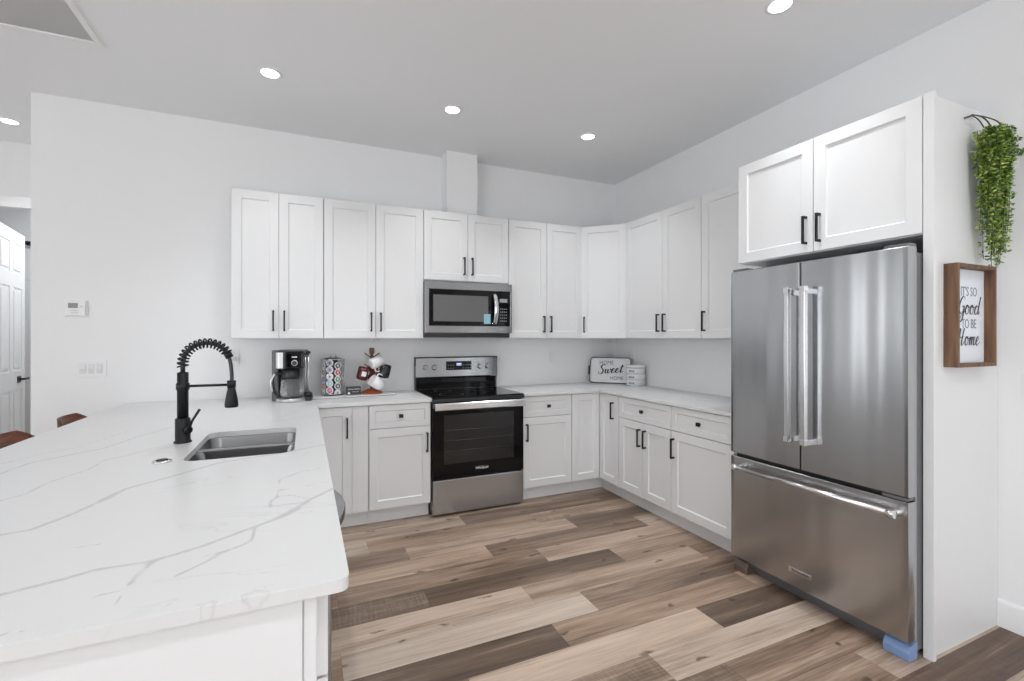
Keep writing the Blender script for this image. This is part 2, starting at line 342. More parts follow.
# ================================================================== ROOM SHELL
random.seed(4)
XL, YB, YF = -5.2, -2.9, 7.6   # extents behind and beside the camera
def build_floor():
    bm = bmesh.new(); uvl = bm.loops.layers.uv.new('plank'); tl = bm.loops.layers.float_color.new('tone')
    seams = [1.09, 1.267, 1.445, 1.62, 1.80, 1.98, 2.165, 2.35, 2.535, 2.722, 2.908, 3.095, 3.282, 3.468]
    known = {3.282: (1.088, [.68, .38]), 3.095: (1.60, [.62, .55]), 2.908: (.597, [.42, .66, .33]), 2.722: (1.088, [.72, .46]),
             2.535: (1.376, [.50, .74]), 2.35: (.592, [.36, .30, .60]), 2.165: (1.096, [.82, .70, .5]), 1.98: (.142, [.62, .84, .44]),
             1.80: (1.084, [.30, .56]), 1.62: (.604, [.5, .82, .28]), 1.445: (1.366, [.46, .80]), 1.267: (1.624, [.44, .50]),
             1.09: (2.2, [.5, .66]), .912: (1.9, [.4, .30])}
    y = seams[0]-.178
    down = []
    while y > YB: down.append(y); y -= .182
    y = seams[-1]; up = []
    while y+.186 < YF: y += .186; up.append(y)
    S = sorted(down)+seams+up
    S = [YB]+S+[YF]
    rnd = random.Random(11)
    for y0, y1 in zip(S[:-1], S[1:]):
        key = min(known, key=lambda k: abs(k-y0)); kn = known[key] if abs(key-y0) < .004 else None
        j0 = kn[0] if kn else rnd.uniform(0, 1.22)
        k0 = math.floor((XL-j0)/1.22); x = j0+k0*1.22; idx = k0
        while x < XW:
            a, c = max(x, XL), min(x+1.22, XW)
            tone = rnd.choice((.32, .45, .55, .68, .78))
            if kn:
                li = idx+1   # idx -1 = the plank left of the first known joint
                if 0 <= li < len(kn[1]): tone = kn[1][li]
            if c-a > .003:
                g = .0004; vs_ = [bm.verts.new(p) for p in ((a+g, y0+g, 0), (c-g, y0+g, 0), (c-g, y1-g, 0), (a+g, y1-g, 0))]
                f = bm.faces.new(vs_); ou, ov = rnd.uniform(0, 40), rnd.uniform(0, 40); hu = rnd.random(); cs = rnd.choice((0, .0, .1, .3)) if tone < .6 else 0.03
                for lp, (u_, v_) in zip(f.loops, ((a-x, 0), (c-x, 0), (c-x, y1-y0), (a-x, y1-y0))):
                    lp[uvl].uv = (u_+ou, v_+ov); lp[tl] = (tone, hu, cs, 1)
            x += 1.22; idx += 1
    vs_ = [bm.verts.new(p) for p in ((XL, YB, -.003), (XW, YB, -.003), (XW, YF, -.003), (XL, YF, -.003))]
    f = bm.faces.new(vs_); f.material_index = 1
    me = bpy.data.meshes.new('floor'); bm.to_mesh(me); bm.free(); me.materials.append(FLOOR); me.materials.append(SUBF)
    o = bpy.data.objects.new('floor', me); COL.objects.link(o); return struct(o)
build_floor()
T = .12
struct(MB().box(XL, XW, YB, YF, ZC, ZC+T).build('ceiling', CEIL))
struct(MB().box(-1.672, XW+T, YW, YW+T, -.01, ZC).build('wall_back', WALL))
struct(MB().box(XW, XW+T, YB, YW, -.01, ZC).build('wall_right', WALL))
struct(MB().box(-1.672, -1.552, YW+T, 5.28, -.01, ZC).build('wall_hall_right', WALL))
# hallway end wall with tall opening
w = MB(); w.box(-1.98, -1.552, 5.28, 5.40, -.01, ZC); w.box(XL, -2.62, 5.28, 5.40, -.01, ZC); w.box(-2.62, -1.98, 5.28, 5.40, 2.49, ZC)
struct(w.build('wall_hall_end', WALL))
w = MB(); w.box(-2.04, -1.95, 5.262, 5.28, 0, 2.56); w.box(-2.65, -2.56, 5.262, 5.28, 0, 2.56); w.box(-2.56, -2.04, 5.262, 5.28, 2.47, 2.56)
struct(w.build('trim_1', TRIM, bevel=.004))
struct(MB().box(XL, -1.2, 7.2, 7.32, -.01, ZC).build('wall_far', WALL))
struct(MB().box(-1.50, -1.40, 5.40, 7.32, -.01, ZC).build('wall_hall_light_block', WALL))  # unseen wall added to stop outside light leaking onto the hall door
# unseen left and rear walls; big window openings shaped to flood light in
def wall_with_windows(name, axis, pos, lo, hi, wins, z0, z1, sgn):
    mb = MB()
    def bx(a, c, za, zb):
        if axis == 'x': mb.box(pos, pos+sgn*T, a, c, za, zb)
        else: mb.box(a, c, pos, pos+sgn*T, za, zb)
    cur = lo
    for a, c in wins:
        if a > cur: bx(cur, a, -.01, ZC)
        if z0 > 0: bx(a, c, -.01, z0)
        bx(a, c, z1, ZC); cur = c
    bx(cur, hi, -.01, ZC)
    struct(mb.build(name, WALL))
    for i, (a, c) in enumerate(wins):
        f = MB(); q = .05; mids = [a, (a+c)/2-q/2, c-q]
        def fb(u0, u1, za, zb):
            if axis == 'x': f.box(pos+sgn*.03, pos+sgn*.08, u0, u1, za, zb)
            else: f.box(u0, u1, pos+sgn*.03, pos+sgn*.08, za, zb)
        for u in mids: fb(u, u+q, z0, z1)
        fb(a, c, z0, z0+q); fb(a, c, z1-q, z1)
        global WN; WN += 1
        struct(f.build('window_%d' % WN, TRIM))
WN = 0
wall_with_windows('wall_left', 'x', XL, YB, YF, [(-2.7, -.7), (-.5, 1.6), (4.55, 5.2)], .0, 2.75, -1)
wall_with_windows('wall_rear', 'y', YB, XL, XW, [(-4.6, -2.6), (-.1, 2.0)], .0, 2.5, -1)
# baseboards
BP = [(0, 0), (-.014, 0), (-.014, .115), (-.010, .125), (-.004, .130), (0, .130)]
def base_right(name, y0, y1): struct(MB().loops([[Vector((XW+p, y, z)) for p, z in BP] for y in (y0, y1)]).build(name, TRIM))
base_right('baseboard_right', YB, 1.104)
struct(MB().loops([[Vector((x, YW+p, z)) for p, z in BP] for x in (-1.672, -.62)]).build('baseboard_back', TRIM))
struct(MB().loops([[Vector((-1.672+p, y, z)) for p, z in BP] for y in (YW, 5.28)]).build('baseboard_hall', TRIM))
# boxed duct chase over the range cabinets
struct(MB().box(1.138, 1.418, 3.965, YW, 2.44, ZC).build('trim_2', WALL, bevel=.002))

# hallway doors
def sixpanel(mb, w, h, t=.036):
    mb.box(0, w, -t/2+.006, t/2-.006, 0, h)
    rails = [0, .24, .86, 1.0, 1.9, 2.02, h-.12-.27, h]
    st = .11; mid = w/2
    for f in (-1, 1):
        y0, y1 = (-t/2, -t/2+.006) if f < 0 else (t/2-.006, t/2)
        for a, c in ((0, st), (mid-st/2, mid+st/2), (w-st, w)): mb.box(a, c, y0, y1, 0, h)
        zs = [(0, .24), (.86, 1.04), (1.86, 2.0), (h-.12, h)]
        for a, c in ((st, mid-st/2), (mid+st/2, w-st)):
            for z0, z1 in zs: mb.box(a, c, y0, y1, z0, z1)
            for (q0, q1) in ((.24, .86), (1.04, 1.86), (2.0, h-.12)):
                mb.box(a+.03, c-.03, y0+(.001 if f < 0 else 0), y1-(0 if f < 0 else .001), q0+.03, q1-.03, None, .002)
door1 = thing('door_1', None, None, (-2.505, 5.60, .01), math.radians(100.5)); door1['kind'] = 'structure'
m = MB(); sixpanel(m, .86, 2.41); m.build('door_leaf', TRIM, door1)
m = MB(); m.box(.60, .70, -.026, -.018, .925, .985); m.cyl((.66, -.018, .955), (.66, -.06, .955), .011); m.box(.66, .80, -.065, -.050, .943, .965, None, .004)
m.build('door_handle', BLK, door1)
door2 = thing('door_2', None, None, (-3.5, 7.17, .01), 0); door2['kind'] = 'structure'
m = MB(); sixpanel(m, .76, 2.40); m.build('door_leaf', TRIM, door2)
m = MB(); m.box(.56, .74, -.06, -.02, 2.43, 2.47); m.cyl((.60, -.05, 2.43), (.72, -.05, 2.41), .008); m.build('door_hinge', BLK, door2)

# ================================================================== CABINET KIT (local: x width, y into the wall, z up, carcass front at y = 0)
DT = .02
def shaker(mb, x0, x1, z0, z1, y=0, rail=.06, t=DT):
    rail = min(rail, (x1-x0)*.3, (z1-z0)*.28)
    def ring(i, yy): return [Vector(p) for p in ((x0+i, yy, z0+i), (x1-i, yy, z0+i), (x1-i, yy, z1-i), (x0+i, yy, z1-i))]
    mb.loops([ring(0, y), ring(0, y-t+.0015), ring(.0015, y-t), ring(rail, y-t), ring(rail+.005, y-t+.008), ring(rail+.007, y-t+.009)], None)
def pull(x, zc, ln, y=-DT, vert=True):
    m = MB(); h = ln/2; s = .0055; so = .03
    if vert:
        m.box(x-s, x+s, y-so-s, y-so+s, zc-h, zc+h, None, .0015)
        for z in (zc-h+.006, zc+h-.006): m.box(x-s, x+s, y-so, y, z-.006, z+.006)
    else:
        m.box(x-h, x+h, y-so-s, y-so+s, zc-s, zc+s, None, .0015)
        for xx in (x-h+.006, x+h-.006): m.box(xx-.006, xx+.006, y-so, y, zc-s, zc+s)
    return m
def add_door(cab, x0, x1, z0, z1, hx=None, hz=None, ln=.15, y=0, rail=.06):
    m = MB(); shaker(m, x0, x1, z0, z1, y, rail); d = m.build('door', CAB, cab)
    if hx is not None: pull(hx, hz, ln, y-DT).build('handle', BLK, d)
    return d
def add_drawer(cab, x0, x1, z0, z1, y=0, knob=True):
    m = MB(); shaker(m, x0, x1, z0, z1, y, .042); d = m.build('drawer', CAB, cab)
    if not knob: return d
    k = MB(); xc, zc = (x0+x1)/2, (z0+z1)/2
    k.cyl((xc, y-DT, zc), (xc, y-DT-.014, zc), .006); k.box(xc-.015, xc+.015, y-DT-.026, y-DT-.014, zc-.013, zc+.013, None, .002)
    k.build('knob', BLK, d); return d
G = .0016
def carcass(cab, w, dpt, z0, z1, mat_=None):
    m = MB(); m.box(0, w, 0, dpt, z0, z1)
    return m.build('body', mat_ or CAB, cab)
def upper(label, loc, rz, w, z0=1.372, z1=2.439, dpt=.31, doors=2, hside=None, split=None, group='white wall cabinets'):
    c = thing('wall_cabinet', label, 'cabinet', loc, rz, group)
    m = MB(); m.box(.0008, w-.0008, 0, dpt, z0, z1); m.build('body', CAB, c)
    hz = z0+.055+.075
    a, e, z2, z3 = .002, w-.002, z0+.004, z1-.003
    if doors == 2:
        s = split or w/2
        add_door(c, a, s-G, z2, z3, s-.036, hz); add_door(c, s+G, e, z2, z3, s+.036, hz)
    else: add_door(c, a, e, z2, z3, (a+.033) if hside == 'l' else (e-.033), hz)
    return c
YU, XU = YW-.33+DT-.002, XW-.33+DT-.002      # carcass fronts
UY = YU
upper('tall white two-door wall cabinet at the far left end, over the coffee maker', (-.478, UY, 0), 0, .608)
upper('tall white two-door wall cabinet left of the microwave, over the pod carousel and mugs', (.131, UY, 0), 0, .764)
upper('short white two-door wall cabinet directly above the microwave', (.896, UY, 0), 0, .764, z0=1.857)
upper('tall white two-door wall cabinet right of the microwave', (1.661, UY, 0), 0, .768)
upper('tall white two-door wall cabinet on the right-hand wall next to the corner', (XU, 3.536, 0), -PI/2, .912, split=.494)
upper('single-door white wall cabinet squeezed beside the cabinet over the fridge', (XU, 2.623, 0), -PI/2, .536, doors=1, hside='l')
# diagonal corner wall cabinet
c = thing('corner_wall_cabinet', 'diagonal single-door white wall cabinet in the corner above the tray', 'cabinet', (0, 0, 0))
m = MB(); A = (2.431, YW-.312); B_ = (XW-.312, 3.537)
m.prism([A, B_, (XW-.001, 3.537), (XW-.001, YW-.001), (2.431, YW-.001)], 1.372, 2.439); m.build('body', CAB, c)
dx, dy = B_[0]-A[0], B_[1]-A[1]; dl = math.hypot(dx, dy); ang = math.atan2(dy, dx)
m = MB(); shaker(m, .004, dl-.004, 1.376, 2.436); d_ = m.build('door', CAB, c); d_.location = (A[0], A[1], 0); d_.rotation_euler = (0, 0, ang)
pull(.036, 1.502, .15).build('handle', BLK, d_)
# cabinet over the fridge
XF = 2.462
c = thing('fridge_wall_cabinet', 'deep white two-door wall cabinet above the stainless fridge', 'cabinet', (XF, 2.067, 0), -PI/2)
m = MB(); m.box(0, .941, 0, .583, 1.829, 2.43); m.build('body', CAB, c)
add_door(c, .002, .463, 1.833, 2.427, .463-.034, 1.95, .148); add_door(c, .467, .939, 1.833, 2.427, .467+.034, 1.95, .148)
# tall end panel with thick front edge
c = thing('end_panel', 'tall white side panel beside the fridge, reaching the floor', 'panel', (0, 0, 0))
m = MB(); m.box(XF, XW-.001, 1.105, 1.122, 0, 2.43); m.build('side_sheet', CAB, c)
m = MB(); m.box(2.442, XF, 1.086, 1.124, 0, 2.432, None, .001); m.build('front_edge', CAB, c)

# base cabinets ----------------------------------------------------
ZT = .888; TK = .105; ZD = .708
def base(label, loc, rz, w, kind, hside='r', dpt=.598, group='white base cabinets', toe=True):
    c = thing('base_cabinet', label, 'cabinet', loc, rz, group)
    m = MB(); m.box(.0008, w-.0008, 0, dpt, TK, ZT); m.build('body', CAB, c)
    if toe: m = MB(); m.box(.0008, w-.0008, .055, .075, 0, TK); m.build('toe_kick', CAB, c)
    a, e = .0025, w-.0025
    if 'D' in kind: add_drawer(c, a, e, ZD+.003, ZT-.006, knob=hside is not None); zt = ZD-.003
    else: zt = ZT-.006
    if '2' in kind:
        s = w/2; add_door(c, a, s-G, TK+.012, zt, s-.033, zt-.05-.07, .14); add_door(c, s+G, e, TK+.012, zt, s+.033, zt-.05-.07, .14)
    if '1' in kind: add_door(c, a, e, TK+.012, zt, None if hside is None else (e-.028) if hside == 'r' else (a+.028), zt-.05-.072, .145)
    return c
YBF = YW-.62+DT; XBF = XW-.62+DT
base('white base cabinet with drawer and door immediately left of the range', (.426, YBF, 0), 0, .457, 'D1', 'r')
base('white base cabinet with drawer and door immediately right of the range', (1.666, YBF, 0), 0, .472, 'D1', 'l')
# blind corner at the left
c = thing('blind_corner_cabinet', 'white single-door corner base cabinet below the coffee maker and mugs', 'cabinet', (.046, YBF, 0), 0, 'white base cabinets')
m = MB(); m.box(-.001, .379, 0, .598, TK, ZT); m.build('body', CAB, c)
m = MB(); m.box(0, .379, .055, .075, 0, TK); m.build('toe_kick', CAB, c)
add_door(c, .008, .262, TK+.012, ZT-.006, .229, .735, .145)
m = MB(); m.box(.265, .376, -.014, 0, TK+.012, ZT-.006); m.box(.276, .300, -.017, -.014, .655, .775, None, .001); m.build('filler', CAB, c)
# corner susan
c = thing('corner_base_cabinet', 'white corner base cabinet with two narrow doors folding around the inner corner', 'cabinet', (0, 0, 0), 0)
m = MB(); m.prism([(2.139, YBF), (XBF, YBF), (XBF, 3.245), (XW-.003, 3.245), (XW-.003, YW-.003), (2.139, YW-.003)], TK, ZT); m.build('body', CAB, c)
m = MB(); m.box(2.139, XBF+.055, YBF+.055, YBF+.075, 0, TK); m.box(XBF+.055, XBF+.075, 3.245, YBF+.075, 0, TK); m.build('toe_kick', CAB, c)
m = MB(); shaker(m, .003, XBF-2.139-DT-.001, TK+.012, ZT-.006); d_ = m.build('door', CAB, c); d_.location = (2.139, YBF, 0)
m = MB(); shaker(m, DT+.003, YBF-3.245-.003, TK+.012, ZT-.006); d_ = m.build('door', CAB, c); d_.location = (XBF, YBF, 0); d_.rotation_euler = (0, 0, -PI/2)
pull(.228, .75, .145).build('handle', BLK, d_)
base('white base cabinet with one drawer over two doors on the right-hand wall', (XBF, 3.244, 0), -PI/2, .616, 'D2')
base('white base cabinet with one drawer over one wide door, beside the fridge', (XBF, 2.627, 0), -PI/2, .545, 'D1', 'l')
# peninsula bases, facing the aisle (+x)
XP = .022
c = base('white near end of the peninsula, plain panel and narrow drawer cabinet beside the dishwasher', (XP, .995, 0), PI/2, .365, 'D1', None, dpt=.58, group='white peninsula cabinets')
m = MB(); m.box(-.0205, -.001, .026, .82, 0, ZT); m.build('end_sheet', CAB, c)
m = MB(); m.box(-.017, -.001, .002, .0245, 0, ZT); m.build('edge_stile', CAB, c)
m = MB(); m.box(0, YW-.02-.995, .80, .82, 0, ZT); m.build('back_sheet', CAB, c)
# sink base: an open box around the bowls
c = thing('sink_base_cabinet', 'white peninsula cabinet with two doors under the steel sink', 'cabinet', (XP, 1.965, 0), PI/2, 'white peninsula cabinets')
m = MB(); w_ = .86; m.box(0, w_, .56, .58, TK, ZT); m.box(0, .018, 0, .58, TK, ZT); m.box(w_-.018, w_, 0, .58, TK, ZT); m.box(0, w_, 0, .58, TK, TK+.018); m.box(0, w_, 0, .015, ZT-.06, ZT); m.build('body', CAB, c)
m = MB(); m.box(0, w_, .055, .075, 0, TK); m.build('toe_kick', CAB, c)
add_door(c, .003, w_/2-G, TK+.012, ZT-.006, w_/2-.033, .74, .14); add_door(c, w_/2+G, w_-.003, TK+.012, ZT-.006, w_/2+.033, .74, .14)
c = thing('peninsula_corner_cabinet', 'white blind cabinet closing the inner corner of the peninsula', 'cabinet', (XP, 2.826, 0), PI/2, 'white peninsula cabinets')
m = MB(); m.box(0, .68, 0, .58, TK, ZT); m.box(0, .68, .055, .075, 0, TK); m.build('body', CAB, c)
m = MB(); shaker(m, .003, .66, TK+.012, ZT-.006); m.build('front_panel', CAB, c)
# dishwasher
c = thing('dishwasher', 'stainless dishwasher in the peninsula with a bowed handle', 'dishwasher', (XP, 1.362, 0), PI/2)
m = MB(); m.box(.003, .599, 0, .57, .09, ZT-.004); m.box(.02, .58, .06, .09, 0, .09); m.build('body', SIDE, c)
m = MB(); m.box(.004, .598, -.045, -.001, .11, ZT-.008, None, .004); m.build('door', STEELD, c)
hp = []
for k in range(17):
    t = k/16; hp.append((.10+t*.42, -.046-.052*math.sin(PI*t)**.75, .815))
m = MB(); rings = []
for (x, y, z) in hp: rings.append([Vector((x, y-.004, z-.014)), Vector((x, -.040, z-.03)), Vector((x, -.040, z+.012)), Vector((x, y-.004, z+.010))])
m.loops(rings); m.build('handle', STEELD, c, bevel=.003)

# ================================================================== COUNTERTOPS
VEINS = [
 (.0065, [(-1.1, 1.10), (-.8, 1.12), (-.504, 1.148), (-.43, 1.172), (-.385, 1.194), (-.294, 1.191), (-.213, 1.231), (-.114, 1.307), (-.036, 1.365), (-.005, 1.432), (.02, 1.47), (.07, 1.53), (.1, 1.56)]),
 (.006, [(-.283, 1.205), (-.296, 1.164), (-.301, 1.095)]), (.0045, [(-.114, 1.307), (-.111, 1.225), (-.133, 1.2), (-.157, 1.185), (-.195, 1.176)]),
 (.0045, [(-.157, 1.185), (-.19, 1.144), (-.23, 1.1)]),
 (.005, [(.003, 1.428), (.003, 1.482), (-.04, 1.529), (-.075, 1.525), (-.092, 1.479), (-.085, 1.442), (-.038, 1.447), (-.013, 1.444)]),
 (.004, [(-.075, 1.525), (-.068, 1.622), (-.077, 1.705), (-.016, 1.777), (.056, 1.799)]), (.0035, [(-.072, 1.593), (-.014, 1.598), (.068, 1.617)]),
 (.012, [(-.06, 1.35), (-.02, 1.40)]), (.011, [(-.53, 1.69), (-.515, 1.76)]),
 (.007, [(-1.1, 1.35), (-.8, 1.45), (-.658, 1.497), (-.608, 1.506), (-.564, 1.591), (-.535, 1.676), (-.506, 1.796), (-.412, 1.889), (-.303, 2.016), (-.27, 2.04), (-.1, 2.09), (.09, 2.2)]),
 (.005, [(-1.1, 1.6), (-.794, 1.808), (-.762, 1.859), (-.752, 1.981), (-.696, 2.119), (-.695, 2.252), (-.647, 2.296), (-.592, 2.397), (-.54, 2.475)]),
 (.006, [(-1.165, 2.0), (-.952, 2.166), (-.933, 2.311), (-.873, 2.379), (-.771, 2.496), (-.713, 2.733), (-.62, 2.95)]),
 (.004, [(-1.165, 2.15), (-1.027, 2.337), (-.948, 2.5), (-.886, 2.547), (-.8, 2.9)]), (.003, [(-.489, 1.332), (-.441, 1.343), (-.423, 1.34)]),
 (.004, [(-.06, 2.262), (.09, 2.245)]), (.003, [(-.354, 1.018), (-.36, 1.046), (-.339, 1.075), (-.31, 1.073), (-.302, 1.041), (-.295, .985)]),
 (.004, [(-.24, .975), (-.235, 1.01)]), (.003, [(-.47, .975), (-.42, 1.0), (-.39, .98)]), (.004, [(-1.1, 3.1), (-.8, 3.3), (-.5, 3.45), (-.2, 3.7), (.05, 3.8), (.3, 3.9)]), (.004, [(-.3, 2.75), (-.1, 2.95), (.09, 3.0)]),
 (.004, [(-.15, 3.0), (-.03, 3.3), (.1, 3.55), (.35, 3.6), (.6, 3.75), (.9, 3.8)]),
 (.005, [(1.66, 3.7), (1.9, 3.78), (2.2, 3.72), (2.5, 3.55), (2.75, 3.3), (2.85, 3.0), (3.04, 2.8)]), (.004, [(2.4, 3.2), (2.6, 2.9), (2.66, 2.6), (2.9, 2.4), (3.04, 2.1)]), (.003, [(2.6, 2.9), (2.8, 2.75), (2.85, 2.5)]),
 (.003, [(1.9, 3.51), (2.1, 3.7), (2.15, 4.0)]),
]
def veinval(x, y):
    best = 9
    for w_, pl in VEINS:
        for (ax, ay), (bx_, by_) in zip(pl[:-1], pl[1:]):
            dx, dy = bx_-ax, by_-ay; t = max(0, min(1, ((x-ax)*dx+(y-ay)*dy)/(dx*dx+dy*dy)))
            q = math.hypot(x-ax-t*dx, y-ay-t*dy)/w_
            if q < best: best = q
    return best
def worktop(name, rects, z0=.889, z1=.914, cell=.012, hole=None, radius=None):
    mb = MB()
    for (x0, x1, y0, y1) in rects:
        nx, ny = max(1, round((x1-x0)/cell)), max(1, round((y1-y0)/cell))
        g = [[mb.b.verts.new((x0+(x1-x0)*i/nx, y0+(y1-y0)*j/ny, z1)) for j in range(ny+1)] for i in range(nx+1)]
        h = [[mb.b.verts.new((v.co.x, v.co.y, z0)) if (i in (0, nx) or j in (0, ny)) else None for j, v in enumerate(r)] for i, r in enumerate(g)]
        for i in range(nx):
            for j in range(ny): mb.b.faces.new((g[i][j], g[i+1][j], g[i+1][j+1], g[i][j+1]))
        per = [(i, 0) for i in range(nx)]+[(nx, j) for j in range(ny)]+[(i, ny) for i in range(nx, 0, -1)]+[(0, j) for j in range(ny, 0, -1)]
        for a, c_ in zip(per, per[1:]+per[:1]):
            mb.b.faces.new((g[a[0]][a[1]], h[a[0]][a[1]], h[c_[0]][c_[1]], g[c_[0]][c_[1]]))
        mb.b.faces.new([h[i][j] for i, j in per])
    if hole:
        r = .022; cx_, cy_ = rects[0][1]-r, rects[0][2]+r
        for v in mb.b.verts:
            dx, dy = v.co.x-cx_, v.co.y-cy_
            if dx > 0 and dy < 0:
                dd = math.hypot(dx, dy); mxx = max(dx, -dy)
                if dd > 0: v.co.x = cx_+dx*mxx/dd; v.co.y = cy_+dy*mxx/dd
    o = mb.build(name, QZ)
    if hole:
        cm = MB(); cm.prism(hole, z0-.02, z1+.02); co = cm.build('cutter', QZ)
        md = o.modifiers.new('cut', 'BOOLEAN'); md.operation = 'DIFFERENCE'; md.object = co; md.solver = 'EXACT'
        dg = bpy.context.evaluated_depsgraph_get(); dg.update()
        me = bpy.data.meshes.new_from_object(o.evaluated_get(dg)); o.modifiers.clear(); o.data = me; bpy.data.objects.remove(co)
    me = o.data; a = me.attributes.new('vein', 'FLOAT', 'POINT')
    for i, v in enumerate(me.vertices): a.data[i].value = veinval(v.co.x, v.co.y)
    md = o.modifiers.new('bevel', 'BEVEL'); md.width = .0025; md.segments = 2; md.limit_method = 'ANGLE'; md.angle_limit = math.radians(50)
    return o
SX0, SX1, SY0, SY1 = -.425, -.04, 2.098, 2.69
o = worktop('peninsula_countertop', [(-1.165, .080, .956, YW-.001), (.0805, .886, 3.508, YW-.001)], hole=rrect(SX0, SX1, SY0, SY1, .05))
tag(o, 'large white quartz countertop with grey veins holding the sink, reaching left of the range', 'countertop')
o = worktop('corner_countertop', [(1.664, XW-.001, 3.508, YW-.001), (2.406, XW-.001, 2.078, 3.5075)])
tag(o, 'L-shaped white veined quartz countertop right of the range, running to the fridge', 'countertop')

# ================================================================== SINK + FAUCET
c = thing('sink', 'undermounted stainless double bowl sink', 'sink', ((SX0+SX1)/2, (SY0+SY1)/2, .914))
hx, hy = (SX1-SX0)/2, (SY1-SY0)/2
def bowl(y0, y1):
    m = MB(); R = []
    for ins, z, r in ((-.004, -.026, .05), (.0, -.04, .05), (.004, -.17, .05), (.02, -.195, .05), (.05, -.202, .04)):
        R.append([Vector((x, y, z)) for x, y in rrect(-hx+ins, hx-ins, y0+ins, y1-ins, r, 5)])
    m.loops(R, None, False, True, True); return m
bowl(-hy-.002, -.012).build('bowl', SINKS, c); bowl(.012, hy+.002).build('bowl', SINKS, c)
m = MB(); m.box(-hx-.002, hx+.002, -.016, .016, -.10, -.022, None, .005); m.build('divider', SINKS, c)
for yy in (-.15, .15):
    m = MB(); m.lathe([(.045, -.201), (.045, -.198), (.03, -.198), (.02, -.2)], (0, yy, 0)); m.build('drain', CHROME, c)
c = thing('faucet', 'matte black spring-neck kitchen faucet beside the sink', 'faucet', (-.496, 2.49, .914))
m = MB(); m.lathe([(.034, 0), (.034, .006), (.029, .010), (.029, .105), (.026, .109)]); m.build('base', BLK, c)
m = MB(); m.lathe([(.0215, .105), (.0215, .232), (.0255, .235), (.0255, .262), (.0215, .265), (.0215, .310), (.013, .313)]); m.build('stem', BLK, c)
arc = [(0, 0, .31), (0, 0, .335)]
RA = .091
for k in range(0, 19):
    t = PI-PI*k/18*.88; arc.append((RA+RA*math.cos(t), 0, .350+RA*1.0*math.sin(t)))
ex, ez = arc[-1][0], arc[-1][2]
m = MB(); m.tube(arc, .0095); hose2 = [(ex, 0, ez), (ex+.008, 0, ez-.04), (.188, 0, .29), (.187, 0, .25)]
m.tube(catmull(hose2, 5), .008); m.build('hose', PLAS, c)
# spring coil
def coil(path, turns, R, n=14):
    pts = [Vector(p) for p in path]; Ls = [0]
    for a, b_ in zip(pts[:-1], pts[1:]): Ls.append(Ls[-1]+(b_-a).length)
    out = []; tot = Ls[-1]; N_ = int(turns*n)
    for i in range(N_+1):
        s_ = tot*i/N_; j = max(0, min(len(pts)-2, next((q for q in range(len(Ls)-1) if Ls[q+1] >= s_), len(pts)-2)))
        f = (s_-Ls[j])/(Ls[j+1]-Ls[j]); p = pts[j].lerp(pts[j+1], f); t = (pts[j+1]-pts[j]).normalized()
        sd = Vector((0, 1, 0)); up = t.cross(sd).normalized(); a = 2*PI*i/n
        out.append(p+(sd*math.sin(a)+up*math.cos(a))*R)
    return out
m = MB(); m.tube(coil(arc[1:-1], 15, .0195), .0040, None, 6); m.build('spring', BLK, c)
m = MB(); t = (Vector(arc[-1])-Vector(arc[-2])).normalized(); m.cyl(Vector(arc[-1])-t*.022, Vector(arc[-1])+t*.012, .0165); m.build('collar', BLK, c)
m = MB(); m.cyl((.02, 0, .249), (.175, 0, .249), .0058); m.lathe([(.018, .236), (.018, .268)], (.187, 0, 0)); m.build('support_arm', BLK, c)
m = MB(); m.lathe([(.025, .145), (.0275, .150), (.0275, .165), (.022, .200), (.0165, .230), (.0155, .240)], (.187, 0, 0)); m.build('spray_head', BLK, c)
m = MB(); m.cyl((.01, -.015, .058), (.032, -.032, .058), .015); m.tube([(.028, -.03, .062), (.042, -.034, .10), (.070, -.038, .148)], [.006, .005, .0055]); m.build('lever', BLK, c)
c = thing('air_switch', 'small round steel button set into the countertop left of the sink', 'button', (-.489, 2.129, .914))
m = MB(); m.lathe([(.031, 0), (.031, .004), (.027, .007), (.02, .007)]); m.build('rim', CHROME, c)
m = MB(); m.lathe([(.019, .005), (.019, .009), (.016, .010)]); m.build('cap', BLK, c)

# ================================================================== RANGE
RX0, RW = .8885, .772
c = thing('range', 'freestanding stainless electric range with black glass oven door', 'stove', (RX0, 3.50, 0))
m = MB(); m.box(0.003, RW-.003, .05, .63, .03, .895); 
for fx in (.05, RW-.05): 
    for fy in (.09, .58): m.cyl((fx, fy, 0), (fx, fy, .04), .018)
m.build('body', SIDE, c)
m = MB(); m.box(0, RW, .0, .60, .895, .918, None, .003); cooktop = m.build('cooktop', GLOSSB, c)
m = MB(); m.box(-.001, RW+.001, -.012, .05, .882, .906, None, .003); m.build('front_rail', PLAS, c)
for (bx_, by_, r_) in ((.2, .17, .10), (.2, .43, .075), (.56, .17, .075), (.56, .43, .10)):
    m = MB(); m.loops([[Vector((bx_+q*math.cos(2*PI*k/40), by_+q*math.sin(2*PI*k/40), .9186)) for k in range(40)] for q in (r_, r_-.003)], None, False, False); m.build('burner_ring', mat('burner_mark', (.12, .12, .12), .3) if 'burner_mark' not in bpy.data.materials else bpy.data.materials['burner_mark'], cooktop)
